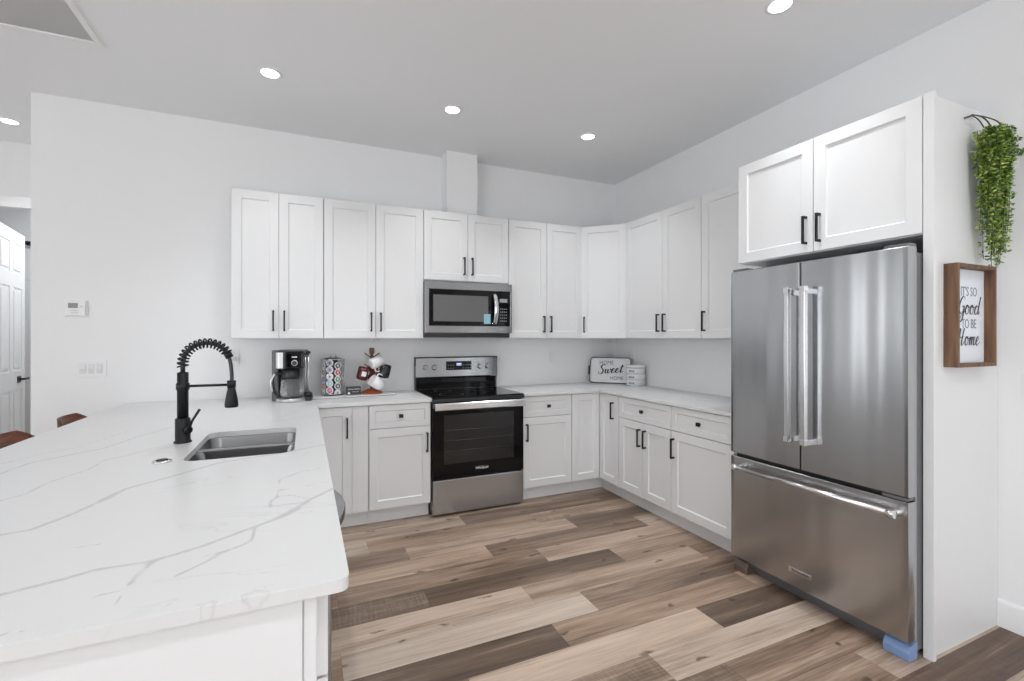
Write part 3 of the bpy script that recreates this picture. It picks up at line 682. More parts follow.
# oven door
m = MB(); m.box(.004, RW-.004, 0, .048, .29, .873, None, .004); od = m.build('oven_door', GLOSSB, c)
m = MB(); m.box(.004, RW-.004, -.004, .0, .838, .872, None, .0015); m.build('door_trim', STEEL, od)
m = MB(); m.box(.09, RW-.09, -.0012, .0, .40, .78); m.build('window', mat('oven_window', (.018, .018, .018), .12), od)
wm = bpy.data.materials['oven_window']
for z in (.50, .58, .66):
    m = MB(); m.cyl((.10, -.0016, z), (RW-.10, -.0016, z), .0016, None, 6); m.build('rack_line', mat('rack_grey', (.09, .09, .09), .3, .5) if 'rack_grey' not in bpy.data.materials else bpy.data.materials['rack_grey'], od)
m = MB()
prof = [(-.050, .822), (-.056, .828), (-.056, .872), (-.050, .878), (-.040, .878), (-.038, .872), (-.038, .828), (-.042, .822)]
m.xprism(prof, .012, RW-.012)
for x in (.02, RW-.048): m.box(x, x+.028, -.040, 0, .830, .870, None, .002)
m.build('handle', CHROME, od)
text('lettering', 'Whirlpool', .026, face_M((RW*.52, -.0005, .345), (1, 0, 0), (0, 0, 1)), mat('logo_white', (.8, .8, .8), .4), od, bold=.0004)
m = MB(); ring = [Vector((RW*.52+.05*math.cos(a), -.001, .345+.014*math.sin(a))) for a in [PI*.1+PI*.9*k/14 for k in range(15)]]; m.tube(ring, .0009, None, 5); m.build('emblem', CHROME, od)
m = MB(); m.box(.006, RW-.006, 0, .045, .018, .280, None, .006); m.build('storage_drawer', STEEL, c)
# backguard
m = MB(); m.xprism([(.600, .918), (.632, .918), (.632, 1.20), (.600, 1.20), (.590, 1.195), (.585, 1.03), (.588, 1.022), (.600, 1.012)], 0, RW); bg_ = m.build('backguard', STEEL, c)
m = MB(); m.xprism([(.597, .919), (.5995, .919), (.5995, 1.012), (.597, 1.012)], .004, RW-.012); m.build('lower_glass', GLOSSB, bg_)
m = MB(); m.box(-.001, RW+.001, .589, .633, 1.197, 1.206, None, .002); m.box(-.004, .004, .588, .633, .918, 1.206); m.build('guard_edge', PLAS, bg_)
m = MB(); m.xprism([(.584, 1.085), (.590, 1.085), (.592, 1.165), (.5868, 1.165)], .275, .515); dp = m.build('display_panel', GLOSSB, bg_)
m = MB(); m.box(.372, .418, .5835, .586, 1.125, 1.148); m.build('display', DISP, dp)
m = MB()
for ix in range(10):
    for iz in range(2):
        x = .29+ix*.0235
        if .355 < x < .43: continue
        m.box(x, x+.010, .5838, .586, 1.10+iz*.028, 1.104+iz*.028)
m.build('key_marks', mat('key_grey', (.35, .35, .36), .5), dp)
for x in (.085, .165, .595, .67):
    m = MB(); M_ = Matrix.Rotation(PI/2, 4, 'X'); m.lathe([(.024, 0), (.024, .012), (.019, .030), (.017, .032)], (x, .588, 1.115), M=M_)
    m.box(x-.003, x+.003, .552, .560, 1.10, 1.134, None, .001); m.build('knob', STEEL, bg_)

# ================================================================== MICROWAVE
c = thing('microwave', 'stainless over-the-range microwave with curved handle', 'microwave', (.894, 3.745, 1.415), 0)
W_ = .768; H_ = .428
m = MB(); m.box(0.004, W_-.004, .035, .398, 0, H_); m.build('body', SIDE, c)
m = MB(); m.box(.003, W_-.003, .05, .39, -.036, .001); m.build('underside', PLAS, c)
m = MB()
def plate(m, x0, x1, z0, z1, y0=0, y1=.036, bev=.003): m.box(x0, x1, y0, y1, z0, z1, None, bev)
plate(m, 0, W_, H_-.064, H_); plate(m, 0, W_, .004, .062); plate(m, 0, .030, .060, H_-.062); plate(m, W_-.018, W_, .060, H_-.062)
m.build('front_frame', STEELD, c)
m = MB(); plate(m, .029, .628, .061, H_-.063, .003, .034, .001); gl = m.build('door', GLOSSB, c)
m = MB(); m.box(.065, .545, .0012, .0035, .10, H_-.11, None, 0); m.build('door_window', mat('microwave_window', (.13, .13, .13), .3, .2), gl)
m = MB(); m.prism([(.505, .0004), (.505, .0011), (.565, .0011), (.565, .0004)], .082, .165); m.build('blue_patch', mat('patch_blue', (.30, .55, .65), .4), gl)  # pale blue patch on the door glass
m = MB(); hs = []
for k in range(13):
    t = k/12; z = .078+t*(H_-.078-.082-.006); y = -.004-.038*math.sin(PI*t)**.8
    hs.append([Vector((.586, y+.007, z)), Vector((.624, y+.007, z)), Vector((.622, y-.006, z)), Vector((.605, y-.010, z)), Vector((.588, y-.006, z))])
m.loops(hs, None, True, True, True); m.build('handle', CHROME, gl)
m = MB(); plate(m, .632, W_-.020, .063, H_-.065, .003, .034, .001); cp = m.build('control_panel', GLOSSB, c)
m = MB(); m.box(.652, .722, .0015, .004, .27, .30); m.build('display', mat('display_grey', (.35, .36, .37), .3), cp)
m = MB()
for i in range(4):
    for j in range(5): m.box(.655+i*.018, .665+i*.018, .002, .004, .105+j*.026, .111+j*.026)
m.build('key_marks', bpy.data.materials['key_grey'], cp)
text('lettering', 'Whirlpool', .013, face_M((W_*.5, -.0005, H_-.035), (1, 0, 0), (0, 0, 1)), bpy.data.materials['key_grey'], c)

# ================================================================== FRIDGE
FX = 2.33
c = thing('refrigerator', 'stainless french-door refrigerator with bottom freezer drawer', 'refrigerator', (FX, 2.024, 0), -PI/2)
FW = .902
m = MB(); m.box(.008, FW-.006, .062, .70, .035, 1.745); m.box(.03, FW-.03, .075, .70, .0, .04); m.build('body', SIDE, c)
def fdoor(name, x0, x1, z0, z1):
    m = MB(); pts = []
    bow = .006; n = 48
    front = []
    for k in range(n+1):
        xx = x0+(x1-x0)*k/n; rip = math.sin(PI*k/n)
        front.append((xx, -bow*math.sin(PI*xx/FW)-rip*(.0007*math.sin(xx*31+1.0)+.0004*math.sin(xx*57))))
    r = .006
    poly = [(x0, .055)]+[(x0, r+front[0][1])]+[(x0+.002, front[0][1]+.001)]+front[1:-1]+[(x1-.002, front[-1][1]+.001), (x1, r+front[-1][1]), (x1, .055)]
    rr = []
    for z, i in ((z0, .003), (z0+.003, 0), (z1-.003, 0), (z1, .003)):
        rr.append([Vector((x, y+(i if y < .04 else 0), z)) for x, y in poly])
    m.loops(rr, STEEL, smooth=True); o_ = m.build(name, None, c); o_.data.set_sharp_from_angle(angle=math.radians(25)); return o_
SPL = .434
d1 = fdoor('door', .001, SPL-.003, .700, 1.768); d2 = fdoor('door', SPL+.003, FW-.001, .700, 1.768); d3 = fdoor('freezer_drawer', .001, FW-.001, .085, .680)
m = MB(); m.box(.006, FW-.006, .045, .065, .09, 1.755); m.build('gasket', PLAS, c)
for par, xc in ((d1, SPL-.036), (d2, SPL+.052)):
    m = MB(); yb = -.062
    m.box(xc-.013, xc+.013, yb-.008, yb+.018, .842, 1.637, None, .004)
    for z in (.855, 1.612): m.box(xc-.012, xc+.012, yb, -.004, z-.014, z+.014, None, .003)
    h_ = m.build('handle', CHROME, par)
    for z in (.842, 1.608):
        m = MB(); m.box(xc-.015, xc+.015, yb-.010, yb+.018, z, z+.030, None, .003)
        m.build('end_cap', mat('polished_cap', (.85, .85, .85), .08, 1) if 'polished_cap' not in bpy.data.materials else bpy.data.materials['polished_cap'], h_)
m = MB(); m.cyl((.070, -.050, .630), (FW-.035, -.050, .630), .013); h_ = m.build('handle', CHROME, d3)
m = MB()
pass
for x in (.075, FW-.040):
    m = MB(); m.cyl((x-.014, -.050, .630), (x+.014, -.050, .630), .0170); m.tube([(x, -.048, .630), (x, -.03, .630), (x, -.003, .630)], [.013, .012, .017]); m.build('end_cap', bpy.data.materials['polished_cap'], h_)
m = MB(); m.box(.372, .492, -.0095, -.003, .158, .182, None, .001); pl = m.build('logo_plate', CHROME, d3)
text('lettering', 'KitchenAid', .019, face_M((.432, -.0098, .170), (1, 0, 0), (0, 0, 1)), INK, pl, bold=.0003)
m = MB(); m.box(FW-.10, FW-.004, -.002, .05, .684, .697, None, .002); m.build('hinge', SIDE, c)
m = MB(); m.box(FW-.10, FW-.006, .012, .07, 1.769, 1.783, None, .002); m.build('top_hinge', SIDE, c)
m = MB(); m.box(.006, .10, .012, .07, 1.769, 1.783, None, .002); m.build('top_hinge', SIDE, c)
def foot(x0, x1, mt, lab):
    m = MB(); m.loops([[Vector((x0, .012, .0)), Vector((x1, .012, .0)), Vector((x1, .075, .0)), Vector((x0, .075, .0))], [Vector((x0, .012, .035)), Vector((x1, .012, .035)), Vector((x1, .075, .035)), Vector((x0, .075, .035))], [Vector((x0, .030, .06)), Vector((x1, .030, .06)), Vector((x1, .075, .078)), Vector((x0, .075, .078))]])
    f = m.build('foot', mt, c, bevel=.003); f['label'] = lab
foot(FW-.105, FW-.004, BLUE, 'foot cover still wrapped in blue film')
foot(.01, .10, mat('foot_reflection_brown', (.16, .12, .095), .4, .3), 'foot cover with a brown wood reflection painted into its colour')  # brown is the wood reflection put into the foot's colour
m = MB(); m.box(.001+.0, FW-.001, .055, .061, .085, 1.765); m.build('door_liner', mat('liner_grey', (.3, .3, .31), .5), c)

# ================================================================== WALL PLATES, LAMPS, GRILLE
c = thing('thermostat', 'white wall thermostat with a small grey display', 'thermostat', (-1.4375, YW, 1.579))
m = MB(); m.box(-.064, .064, -.008, 0, -.058, .058, None, .003); m.box(-.056, .056, -.024, -.006, -.050, .050, None, .005); m.build('case', WPL, c)
m = MB(); m.box(-.034, .018, -.0255, -.0235, .002, .036); m.build('display', mat('lcd', (.22, .24, .22), .3), c)
m = MB(); 
for z in (-.03, -.015): m.box(-.02, .02, -.0255, -.023, z-.003, z+.003)
m.box(.028, .044, -.0265, -.023, .008, .018); m.build('button', WPL2, c)
def plate_thing(name, label, cat, loc, rz, w, h, kind, n=1, group=None):
    c = thing(name, label, cat, loc, rz, group)
    m = MB(); m.box(-w/2, w/2, -.006, 0, -h/2, h/2, None, .002); m.build('plate', WPL, c)
    for i in range(n):
        x = (i-(n-1)/2)*.046
        if kind == 'rocker':
            m = MB(); m.xprism([(-.006, -.034), (-.0085, -.034), (-.012, .0), (-.0075, .034), (-.006, .034)], x-.0165, x+.0165); m.build('rocker', WPL3, c, bevel=.001)
        else:
            m = MB()
            for z in (-.021, .021): m.lathe([(.0165, 0), (.0165, .0025), (.015, .003)], (x, -.006, z), M=Matrix.Rotation(PI/2, 4, 'X'))
            r_ = m.build('socket', WPL, c); m = MB()
            for z in (-.021, .021):
                m.box(x-.007, x-.005, -.0096, -.0088, z-.002, z+.007); m.box(x+.005, x+.007, -.0096, -.0088, z-.002, z+.006); m.cyl((x, -.0096, z-.008), (x, -.0088, z-.008), .002)
            m.build('slot', WPL2, r_)
    return c
plate_thing('light_switch', 'white three-gang rocker switch plate below the thermostat', 'light switch', (-1.354, YW, 1.164), 0, .165, .117, 'rocker', 3)
plate_thing('light_switch', 'white switch plate on the right wall, cut by the photo edge', 'light switch', (XW, .985, 1.155), -PI/2, .074, .117, 'rocker', 1)
plate_thing('outlet', 'white outlet under the cabinets right of the range', 'outlet', (2.293, YW, 1.183), 0, .07, .114, 'outlet', 1)
plate_thing('outlet', 'white outlet on the right wall behind the stacked canister', 'outlet', (XW, 3.86, 1.20), -PI/2, .07, .114, 'outlet', 1)
c = plate_thing('outlet', 'white outlet behind the black faucet with a plug in it', 'outlet', (-.50, YW, 1.235), 0, .074, .117, 'outlet', 1)
m = MB(); m.box(-.02, .02, -.045, -.009, -.036, -.006, None, .004); m.build('plug', WPL2, c)
for i, (x, y, lab) in enumerate(CANS):
    c = thing('recessed_light', lab, 'ceiling light', (x, y, ZC), 0, 'recessed ceiling lights')
    m = MB(); m.lathe([(.068, 0), (.068, -.003), (.054, -.006), (.050, -.003), (.050, 0)]); m.build('trim_ring', TRIM, c)
    m = MB(); m.lathe([(.049, -.001), (.049, -.0045), (.04, -.0055)]); m.build('lens', LAMPM, c)
    lamp('recessed_lamp', 'AREA', (x, y, ZC-.012), 3.3 if y > 3 else 3.6, .11).data.spread = math.radians(100)
lamp('far_room_fill', 'AREA', (-2.1, 6.3, ZC-.02), 17, .5)  # unseen fill light added to brighten the space beyond the opening
for x, y in ((-.2, 1.57), (.97, 1.57), (2.14, -.1), (.97, -.1), (-.2, -.1), (-1.6, -1.8), (.97, -1.8), (-3.2, .5)):  # downlights added out of view to brighten the kitchen
    m = MB(); m.lathe([(.082, 0), (.082, -.004), (.064, -.008), (.060, -.003), (.060, 0)], (x, y, ZC), TRIM); m.lathe([(.059, -.001), (.059, -.0055), (.05, -.0065)], (x, y, ZC), LAMPM)
    tag(m.build('recessed_light'), 'round recessed downlight added out of view as fill for the room', 'ceiling light', 'added fill downlights out of view')
    lamp('recessed_lamp', 'AREA', (x, y, ZC-.012), 4.2 if y > 1 else (FILL_CAN_POWER*.65 if y > -1 else FILL_CAN_POWER*.7), .11).data.spread = math.radians(150)
c = thing('return_grille', 'grey slatted air return grille in the ceiling', 'air vent', (-1.35, 3.0, ZC))
X0, X1, Y0, Y1 = -.33, .33, -.40, .345; q = .045
def rr4(i, z): return [Vector(p) for p in ((X0+i, Y0+i, z), (X1-i, Y0+i, z), (X1-i, Y1-i, z), (X0+i, Y1-i, z))]
m = MB(); m.loops([rr4(0, 0), rr4(.002, -.003), rr4(.012, -.004), rr4(.014, -.009), rr4(q-.003, -.009), rr4(q, -.006), rr4(q, 0)], None, False, False)
m.build('frame', TRIM, c)
m = MB(); n = 46
for k in range(n):
    y = Y0+q+(Y1-Y0-2*q)*k/n; m.quad([(X0+q, y, -.006), (X1-q, y, -.006), (X1-q, y+.011, -.0005), (X0+q, y+.011, -.0005)])
m.box(X0+q, X1-q, Y0+q, Y1-q, -.0008, -.0004); m.build('slats', mat('grille_grey', (.84, .84, .84), .6), c)
# small sensor under the wall cabinet
c = thing('puck_light', 'tiny grey puck under the wall cabinet above the mugs', 'puck light', (.53, 3.93, 1.372)); m = MB(); m.lathe([(.02, -.012), (.022, -.008), (.022, 0)]); m.build('housing', WPL2, c)

# ================================================================== COFFEE MAKER
c = thing('coffee_maker', 'black and silver coffee maker with a glass carafe under the wall cabinet', 'coffee maker', (-.085, 3.83, .914), math.radians(-8))
SILV = mat('silver_plastic', (.6, .6, .6), .28, .8)
m = MB(); m.prism(rrect(-.105, .095, .045, .13, .025), 0, .375); m.build('rear_column', mat('grey_plastic', (.22, .22, .225), .3, .3), c, bevel=.003)
m = MB(); m.prism(rrect(-.135, -.088, -.03, .12, .012), .0, .372); tk = m.build('water_tank', mat('smoky_tank', (.11, .11, .115), .2), c)
m = MB(); m.prism(rrect(-.09, .085, -.115, .02, .03), .243, .370); hd = m.build('brew_head', PLAS, c, bevel=.004)
m = MB(); m.prism(rrect(-.094, -.028, -.118, .0, .026), .245, .358); m.build('silver_cheek', SILV, hd)
m = MB(); m.box(-.028, .089, -.124, -.10, .244, .362, None, .010); cpn = m.build('control_panel', GLOSSB, hd)
m = MB(); m.lathe([(.021, 0), (.021, .004), (.017, .005)], (.035, -.124, .283), SILV, M=Matrix.Rotation(PI/2, 4, 'X')); m.lathe([(.016, 0), (.016, .012), (.012, .014)], (.035, -.124, .283), PLAS, M=Matrix.Rotation(PI/2, 4, 'X')); m.build('dial', None, hd)
m = MB(); m.box(.016, .052, -.1262, -.123, .322, .329); m.build('mark', WPL, hd)
m = MB(); m.prism(rrect(-.105, .10, -.08, .13, .03), 0, .022, PLAS); m.lathe([(.100, .0), (.100, .022), (.092, .027)], (0, -.055, 0), SILV); m.build('base', None, c)
m = MB(); m.lathe([(.055, .028), (.066, .032), (.072, .06), (.070, .11), (.062, .155), (.057, .175)], (-.002, -.045, 0), caps=True); cf = m.build('carafe', GLASS, c); cf['label'] = 'clear glass carafe'
m = MB(); m.lathe([(.060, .165), (.063, .185), (.063, .232), (.03, .238)], (-.002, -.045, 0)); m.build('lid', PLAS, cf); m = MB(); m.lathe([(.073, .026), (.074, .034), (.07, .036)], (-.002, -.045, 0)); m.build('base_ring', PLAS, cf)
m = MB(); m.tube(catmull([(-.055, -.085, .205), (-.092, -.115, .205), (-.108, -.128, .16), (-.100, -.122, .09), (-.085, -.108, .055)], 5), .0105); m.build('carafe_handle', PLAS, cf)
m = MB(); m.tube(catmull([(-.095, -.128, .205), (-.118, -.139, .15), (-.110, -.134, .08)], 4), .0095); m.build('handle_insert', SILV, cf)
m = MB(); m.cyl((.112, -.02, .05), (.112, -.02, .345), .006, SILV); m.cyl((.094, -.02, .05), (.094, -.02, .34), .004, SILV); m.lathe([(.014, .345), (.016, .35), (.016, .362), (.01, .366)], (.112, -.02, 0), PLAS); m.box(.08, .118, -.03, -.01, .338, .35, PLAS); m.build('frother_arm', None, c)
m = MB(); m.prism(rrect(.085, .14, -.07, .03, .02), 0, .03); m.lathe([(.026, .03), (.03, .05), (.02, .062)], (.112, -.02, 0)); m.build('frother_base', PLAS, c)

# serving board ----------------------------------------------------
def rot2(x, y, a): return (x*math.cos(a)-y*math.sin(a), x*math.sin(a)+y*math.cos(a))
c = thing('serving_board', 'thin pale board lying on the counter under the pods, card and mug tree', 'board', (.345, 3.95, .914), .06)
m = MB(); m.prism(rrect(-.32, .32, -.125, .125, .01), 0, .010); m.build('board', mat('pale_board', (.72, .72, .72), .3), c, bevel=.002)
m = MB(); m.box(-.32, .32, -.1275, -.1255, .001, .004); m.build('edge_band', SIDE, c)
ZB = .9245
# pod carousel -----------------------------------------------------
CX, CY = .205, 3.985
c = thing('pod_carousel', 'round wire and metal carousel rack filled with colourful coffee pods', 'pod rack', (CX, CY, ZB))
m = MB(); m.lathe([(.086, 0), (.088, .005), (.086, .010), (.06, .011)]); m.build('base', mat('rack_green', (.05, .09, .07), .4, .3), c)
m = MB(); m.lathe([(.040, .012), (.040, .285)]); m.lathe([(.06, .285), (.062, .290), (.03, .296)], (0, 0, 0)); m.build('column', mat('rack_dark', (.12, .12, .13), .4, .6), c)
m = MB()
for k in range(8):
    a = 2*PI*(k+.5)/8; m.cyl((.090*math.cos(a), .090*math.sin(a), .01), (.090*math.cos(a), .090*math.sin(a), .285), .0022, None, 6)
for z in (.012, .285): m.tube([(.090*math.cos(2*PI*k/32), .090*math.sin(2*PI*k/32), z) for k in range(33)], .0025, None, 6)
m.tube([(.02, 0, .295), (.02, 0, .315), (0, 0, .325), (-.02, 0, .315), (-.02, 0, .295)], .003)
m.build('wire_cage', CHROME, c)
pcols = {'red': (.62, .05, .09), 'pink': (.75, .16, .3), 'orange': (.8, .32, .1), 'pale blue': (.4, .62, .78), 'green': (.1, .35, .22), 'lilac': (.45, .42, .62), 'white': (.75, .74, .74), 'dark grey': (.12, .12, .14), 'steel blue': (.2, .3, .5), 'brown': (.3, .15, .1)}
pm = {k: mat('pod_lid_'+k.replace(' ', '_'), v, .35) for k, v in pcols.items()}
grid = [['white', 'lilac', 'dark grey', 'green', 'brown'],
        ['brown', 'lilac', 'red', 'steel blue', 'white'],
        ['steel blue', 'white', 'green', 'white', 'red'],
        ['green', 'orange', 'red', 'white', 'dark grey'],
        ['red', 'pale blue', 'dark grey', 'pink', 'green'],
        ['white', 'pink', 'white', 'green', 'steel blue']]
grid = grid[:3]+grid[4:]
tier = ['top', 'second', 'third', 'fourth', 'bottom']; colw = ['far left', 'front left', 'front right', 'far right', 'rearmost right']
podP = MB(); Mr = Matrix.Rotation(PI/2, 4, 'Y')
podP.lathe([(.0175, -.036), (.0215, -.003), (.0275, -.003), (.0275, -.001)], (0, 0, 0), M=Mr); cup_me = podP.build('cup', WPL); bpy.data.objects.remove(cup_me) if False else None
cupmesh = cup_me.data; bpy.data.objects.remove(cup_me)
def lidmesh(matr, accent):
    q = MB(); q.loops([[Mr @ Vector((r__*math.cos(2*PI*j/24), r__*math.sin(2*PI*j/24), .0006)) for j in range(24)] for r__ in (.0265, .0205)], CER, False, False); q.loops([[Mr @ Vector((r__*math.cos(2*PI*j/24), r__*math.sin(2*PI*j/24), .0006)) for j in range(24)] for r__ in (.0205, .008)], matr, False, False); q.loops([[Mr @ Vector((.008*math.cos(2*PI*j/24), .008*math.sin(2*PI*j/24), .0006)) for j in range(24)], [Mr @ Vector((.0005*math.cos(2*PI*j/24), .0005*math.sin(2*PI*j/24), .0007)) for j in range(24)]], accent, False, True)
    o_ = q.build('lid', None); me_ = o_.data; bpy.data.objects.remove(o_); return me_
lids = {}
for r_, row in enumerate(grid):
    for k, col in enumerate(row):
        a = math.radians(-88-68+k*45)
        z = .262-r_*.0535-(.0 if k % 2 else .022)
        nm = '%s coffee pod lid on the rack, %s tier, %s column' % (col, tier[r_], colw[k])
        p = thing('coffee_pod', nm, 'coffee pod', (CX+.078*math.cos(a), CY+.078*math.sin(a), ZB+z-.006), a, 'coffee pods on the carousel')
        cu = bpy.data.objects.new('cup', cupmesh); COL.objects.link(cu); cu.parent = p
        if col not in lids: lids[col] = lidmesh(pm[col], pm['white'] if col not in ('white', 'lilac') else pm['dark grey'])
        li = bpy.data.objects.new('lid', lids[col]); COL.objects.link(li); li.parent = p; li.location = (.0005, 0, 0)
# small dark card --------------------------------------------------
c = thing('counter_sign', 'small dark sign card with a white dot between the pods and mugs', 'sign', (.352, 3.905, ZB), .03)
m = MB(); m.box(-.058, .058, -.006, .006, 0, .066, None, .001); m.build('card', mat('chalk_black', (.05, .05, .05), .7), c)
m = MB(); m.lathe([(.0085, 0), (.0085, .001)], (-.034, -.0062, .015), M=Matrix.Rotation(PI/2, 4, 'X')); m.tube([Vector((-.04+.09*k/30, -.0066, .045+.007*math.sin(k*1.7)*(1 if k % 2 else .4))) for k in range(31)], .0014, None, 5); m.tube([Vector((-.01+.05*k/16, -.0066, .024+.004*math.sin(k*2.1))) for k in range(17)], .0009, None, 5); m.build('chalk_marks', WPL, c)
# mug tree ---------------------------------------------------------
TX, TY = .50, 3.955
c = thing('mug_tree', 'wooden mug tree with a reddish brown base', 'mug tree', (TX, TY, ZB))
m = MB(); m.lathe([(.088, 0), (.09, .006), (.08, .012), (.035, .036), (.018, .040)], seg=8, smooth=False); m.build('base', TREEW, c)
m = MB(); m.lathe([(.012, .03), (.012, .32), (.020, .325), (.022, .36), (.016, .372)], seg=12); m.build('post', PEGW, c)
m = MB()
for a, z in ((200, .29), (-20, .29), (200, .20), (-25, .2), (250, .13), (-60, .13)):
    a = math.radians(a); m.cyl((0, 0, z), (.062*math.cos(a), .062*math.sin(a), z+.038), .005)
m.build('peg', PEGW, c)
def mug(label, loc, rot, body, inner, deco=None):
    t = thing('mug', label, 'mug', loc, 0, 'mugs on the mug tree'); t.rotation_euler = rot; t.scale = (1.1, 1.1, 1.1)
    m = MB(); m.lathe([(.030, -.046), (.037, -.044), (.041, -.02), (.042, .046), (.039, .046), (.038, -.018), (.034, -.040), (.012, -.041)], m=body); m.build('cup', None, t)
    m = MB(); m.tube(catmull([(.040, 0, .028), (.062, 0, .03), (.070, 0, .0), (.060, 0, -.027), (.038, 0, -.024)], 5), .0052); m.build('handle', inner, t)
    if deco:
        m = MB()
        for a0, a1, z0, z1 in deco[1]:
            m.loops([[Vector((.0425*math.cos(a0+(a1-a0)*k/8), .0425*math.sin(a0+(a1-a0)*k/8), z)) for k in range(9)] for z in (z0, z1)], None, False, False, True, cyc=False)
        m.build('print', deco[0], t)
RED = mat('mug_red', (.42, .03, .035), .25); MB_ = mat('mug_black', (.015, .015, .017), .2); MDR = mat('mug_dark_red', (.10, .012, .018), .25)
mug('white mug hanging highest on the mug tree', (TX+.03, TY-.045, ZB+.255), (math.radians(-20), math.radians(72), 0), CER, CER)
mug('dark red patterned mug hanging left on the mug tree', (TX-.072, TY-.03, ZB+.165), (math.radians(10), math.radians(10), math.radians(30)), MDR, RED, (CER, [(-2.4, -1.6, -.015, .02), (-1.2, -.7, .0, .03)]))
mug('black mug hanging right on the mug tree', (TX+.098, TY-.03, ZB+.178), (math.radians(-5), math.radians(-12), math.radians(160)), MB_, MB_)
mug('white mug hanging lowest on the mug tree', (TX+.028, TY-.06, ZB+.088), (math.radians(18), math.radians(-52), 0), CER, CER)
m_ = mug('red mug half hidden at the middle of the mug tree', (TX+.012, TY+.055, ZB+.16), (0, math.radians(8), math.radians(-80)), RED, RED)

# ================================================================== CORNER DECOR
p0, p1 = Vector((2.695, 4.09, 0)), Vector((2.975, 3.782, 0)); dv = p1-p0; ln = dv.length; sa = math.atan2(dv.y, dv.x)
c = thing('tray_sign', 'white rectangular tray with dark rim and handles reading Home Sweet Home', 'sign tray', (p0.x, p0.y, .914), sa)
tilt = Matrix.Rotation(math.radians(-10), 4, 'X')
HT = .262
def tl(m, name, mt, par, bevel=0): bmesh.ops.transform(m.b, matrix=tilt, verts=m.b.verts); return m.build(name, mt, par, bevel=bevel)
m = MB()
def rr2(i, y, r=.03): return [Vector((x, y, z)) for x, z in rrect(i, ln-i, i, HT-i, r, 5)]
m.loops([rr2(.0, -.02), rr2(.0, .0), rr2(.012, .004), rr2(.012, .0035)], None, False, True); m.loops([rr2(.004, -.020, .028), rr2(.008, -.001, .026)], None, False, False)
tl(m, 'tray', CER, c)
m = MB(); ring = rr2(.002, -.020); m.tube(ring+[ring[0]], .0042, None, 6); tl(m, 'rim', INK, c)
for x in (-.008, ln+.008):
    m = MB(); m.box(x-.006, x+.006, -.03, -.008, .085, .175, None, .004); tl(m, 'handle', PLAS, c)
Mt = tilt @ face_M((ln*.46, .0, HT*.5), (1, 0, 0), (0, 0, 1))
text('lettering', 'HOME', .058, tilt @ face_M((ln*.40, -.0005, HT*.80), (1, 0, 0), (0, 0, 1)), INKG, c, width=.9)
script('script_lettering', 'Sweet', .048, tilt @ face_M((ln*.5, -.0005, HT*.40), (1, 0, 0), (0, 0, 1)), INK, c, .24, .2, .08)
text('lettering', 'HOME', .052, tilt @ face_M((ln*.66, -.0005, HT*.20), (1, 0, 0), (0, 0, 1)), INKG, c, width=.9)
c = thing('stacked_canister', 'round white three-tier canister with dark lettering in front of the tray', 'canister', (2.945, 3.668, .914), math.radians(-55))
c.scale = (1.07, 1.07, 1.12)
for k in range(3):
    m = MB(); z = k*.052; m.lathe([(.078, z), (.084, z+.003), (.085, z+.046), (.082, z+.050)]); ti = m.build('tier', CER, c)
    for j, wd in enumerate((.055, .065, .05)):
        if j != 2-k: continue
        m = MB(); x0 = -.03
        # small dark word on each tier
        n = 4
        for q in range(n):
            a0 = -PI/2-.50+q*.17; a1 = a0+.13
            m.loops([[Vector((.0856*math.cos(a0+(a1-a0)*u/3), .0856*math.sin(a0+(a1-a0)*u/3), zz)) for u in range(4)] for zz in (z+.016, z+.032)], None, False, False, cyc=False)
        m.build('word_band', INKG, ti)
m = MB(); m.lathe([(.082, .156), (.087, .158), (.087, .172), (.08, .178), (.02, .181)]); m.build('lid', CER, c)
m = MB(); m.lathe([(.083, .152), (.083, .157)]); m.build('seal', INK, c)

# ================================================================== FRAMED SIGN on the end panel
c = thing('framed_sign', 'wood-framed sign reading It\'s so good to be home, on the fridge panel', 'framed sign', (2.56, 1.105, 1.25))
FW_, FH = .338, .453; th = .017
m = MB(); D_ = .050
m.box(0, th, -D_, 0, 0, FH, None, .001); m.box(FW_-th, FW_, -D_, 0, 0, FH, None, .001); m.box(th, FW_-th, -D_, 0, 0, th, None, .001); m.box(th, FW_-th, -D_, 0, FH-th, FH, None, .001)
m.build('frame', FRAMEW, c)
m = MB(); m.box(th, FW_-th, -.012, -.002, th, FH-th); pa = m.build('paper', PAPER, c)
yq = -.0125; cx = .186
text('lettering', "IT'S SO", .060, face_M((cx, yq, .335), (1, 0, 0), (0, 0, 1)), INKG, pa, width=.78)
script('script_lettering', 'Good', .042, face_M((cx-.005, yq, .235), (1, 0, 0), (0, 0, 1)), INK, pa, .18, .2)
text('lettering', 'TO BE', .060, face_M((cx, yq, .190), (1, 0, 0), (0, 0, 1)), INKG, pa, width=.78)
script('script_lettering', 'Home', .040, face_M((cx-.01, yq, .095), (1, 0, 0), (0, 0, 1)), INK, pa, .18, .2)

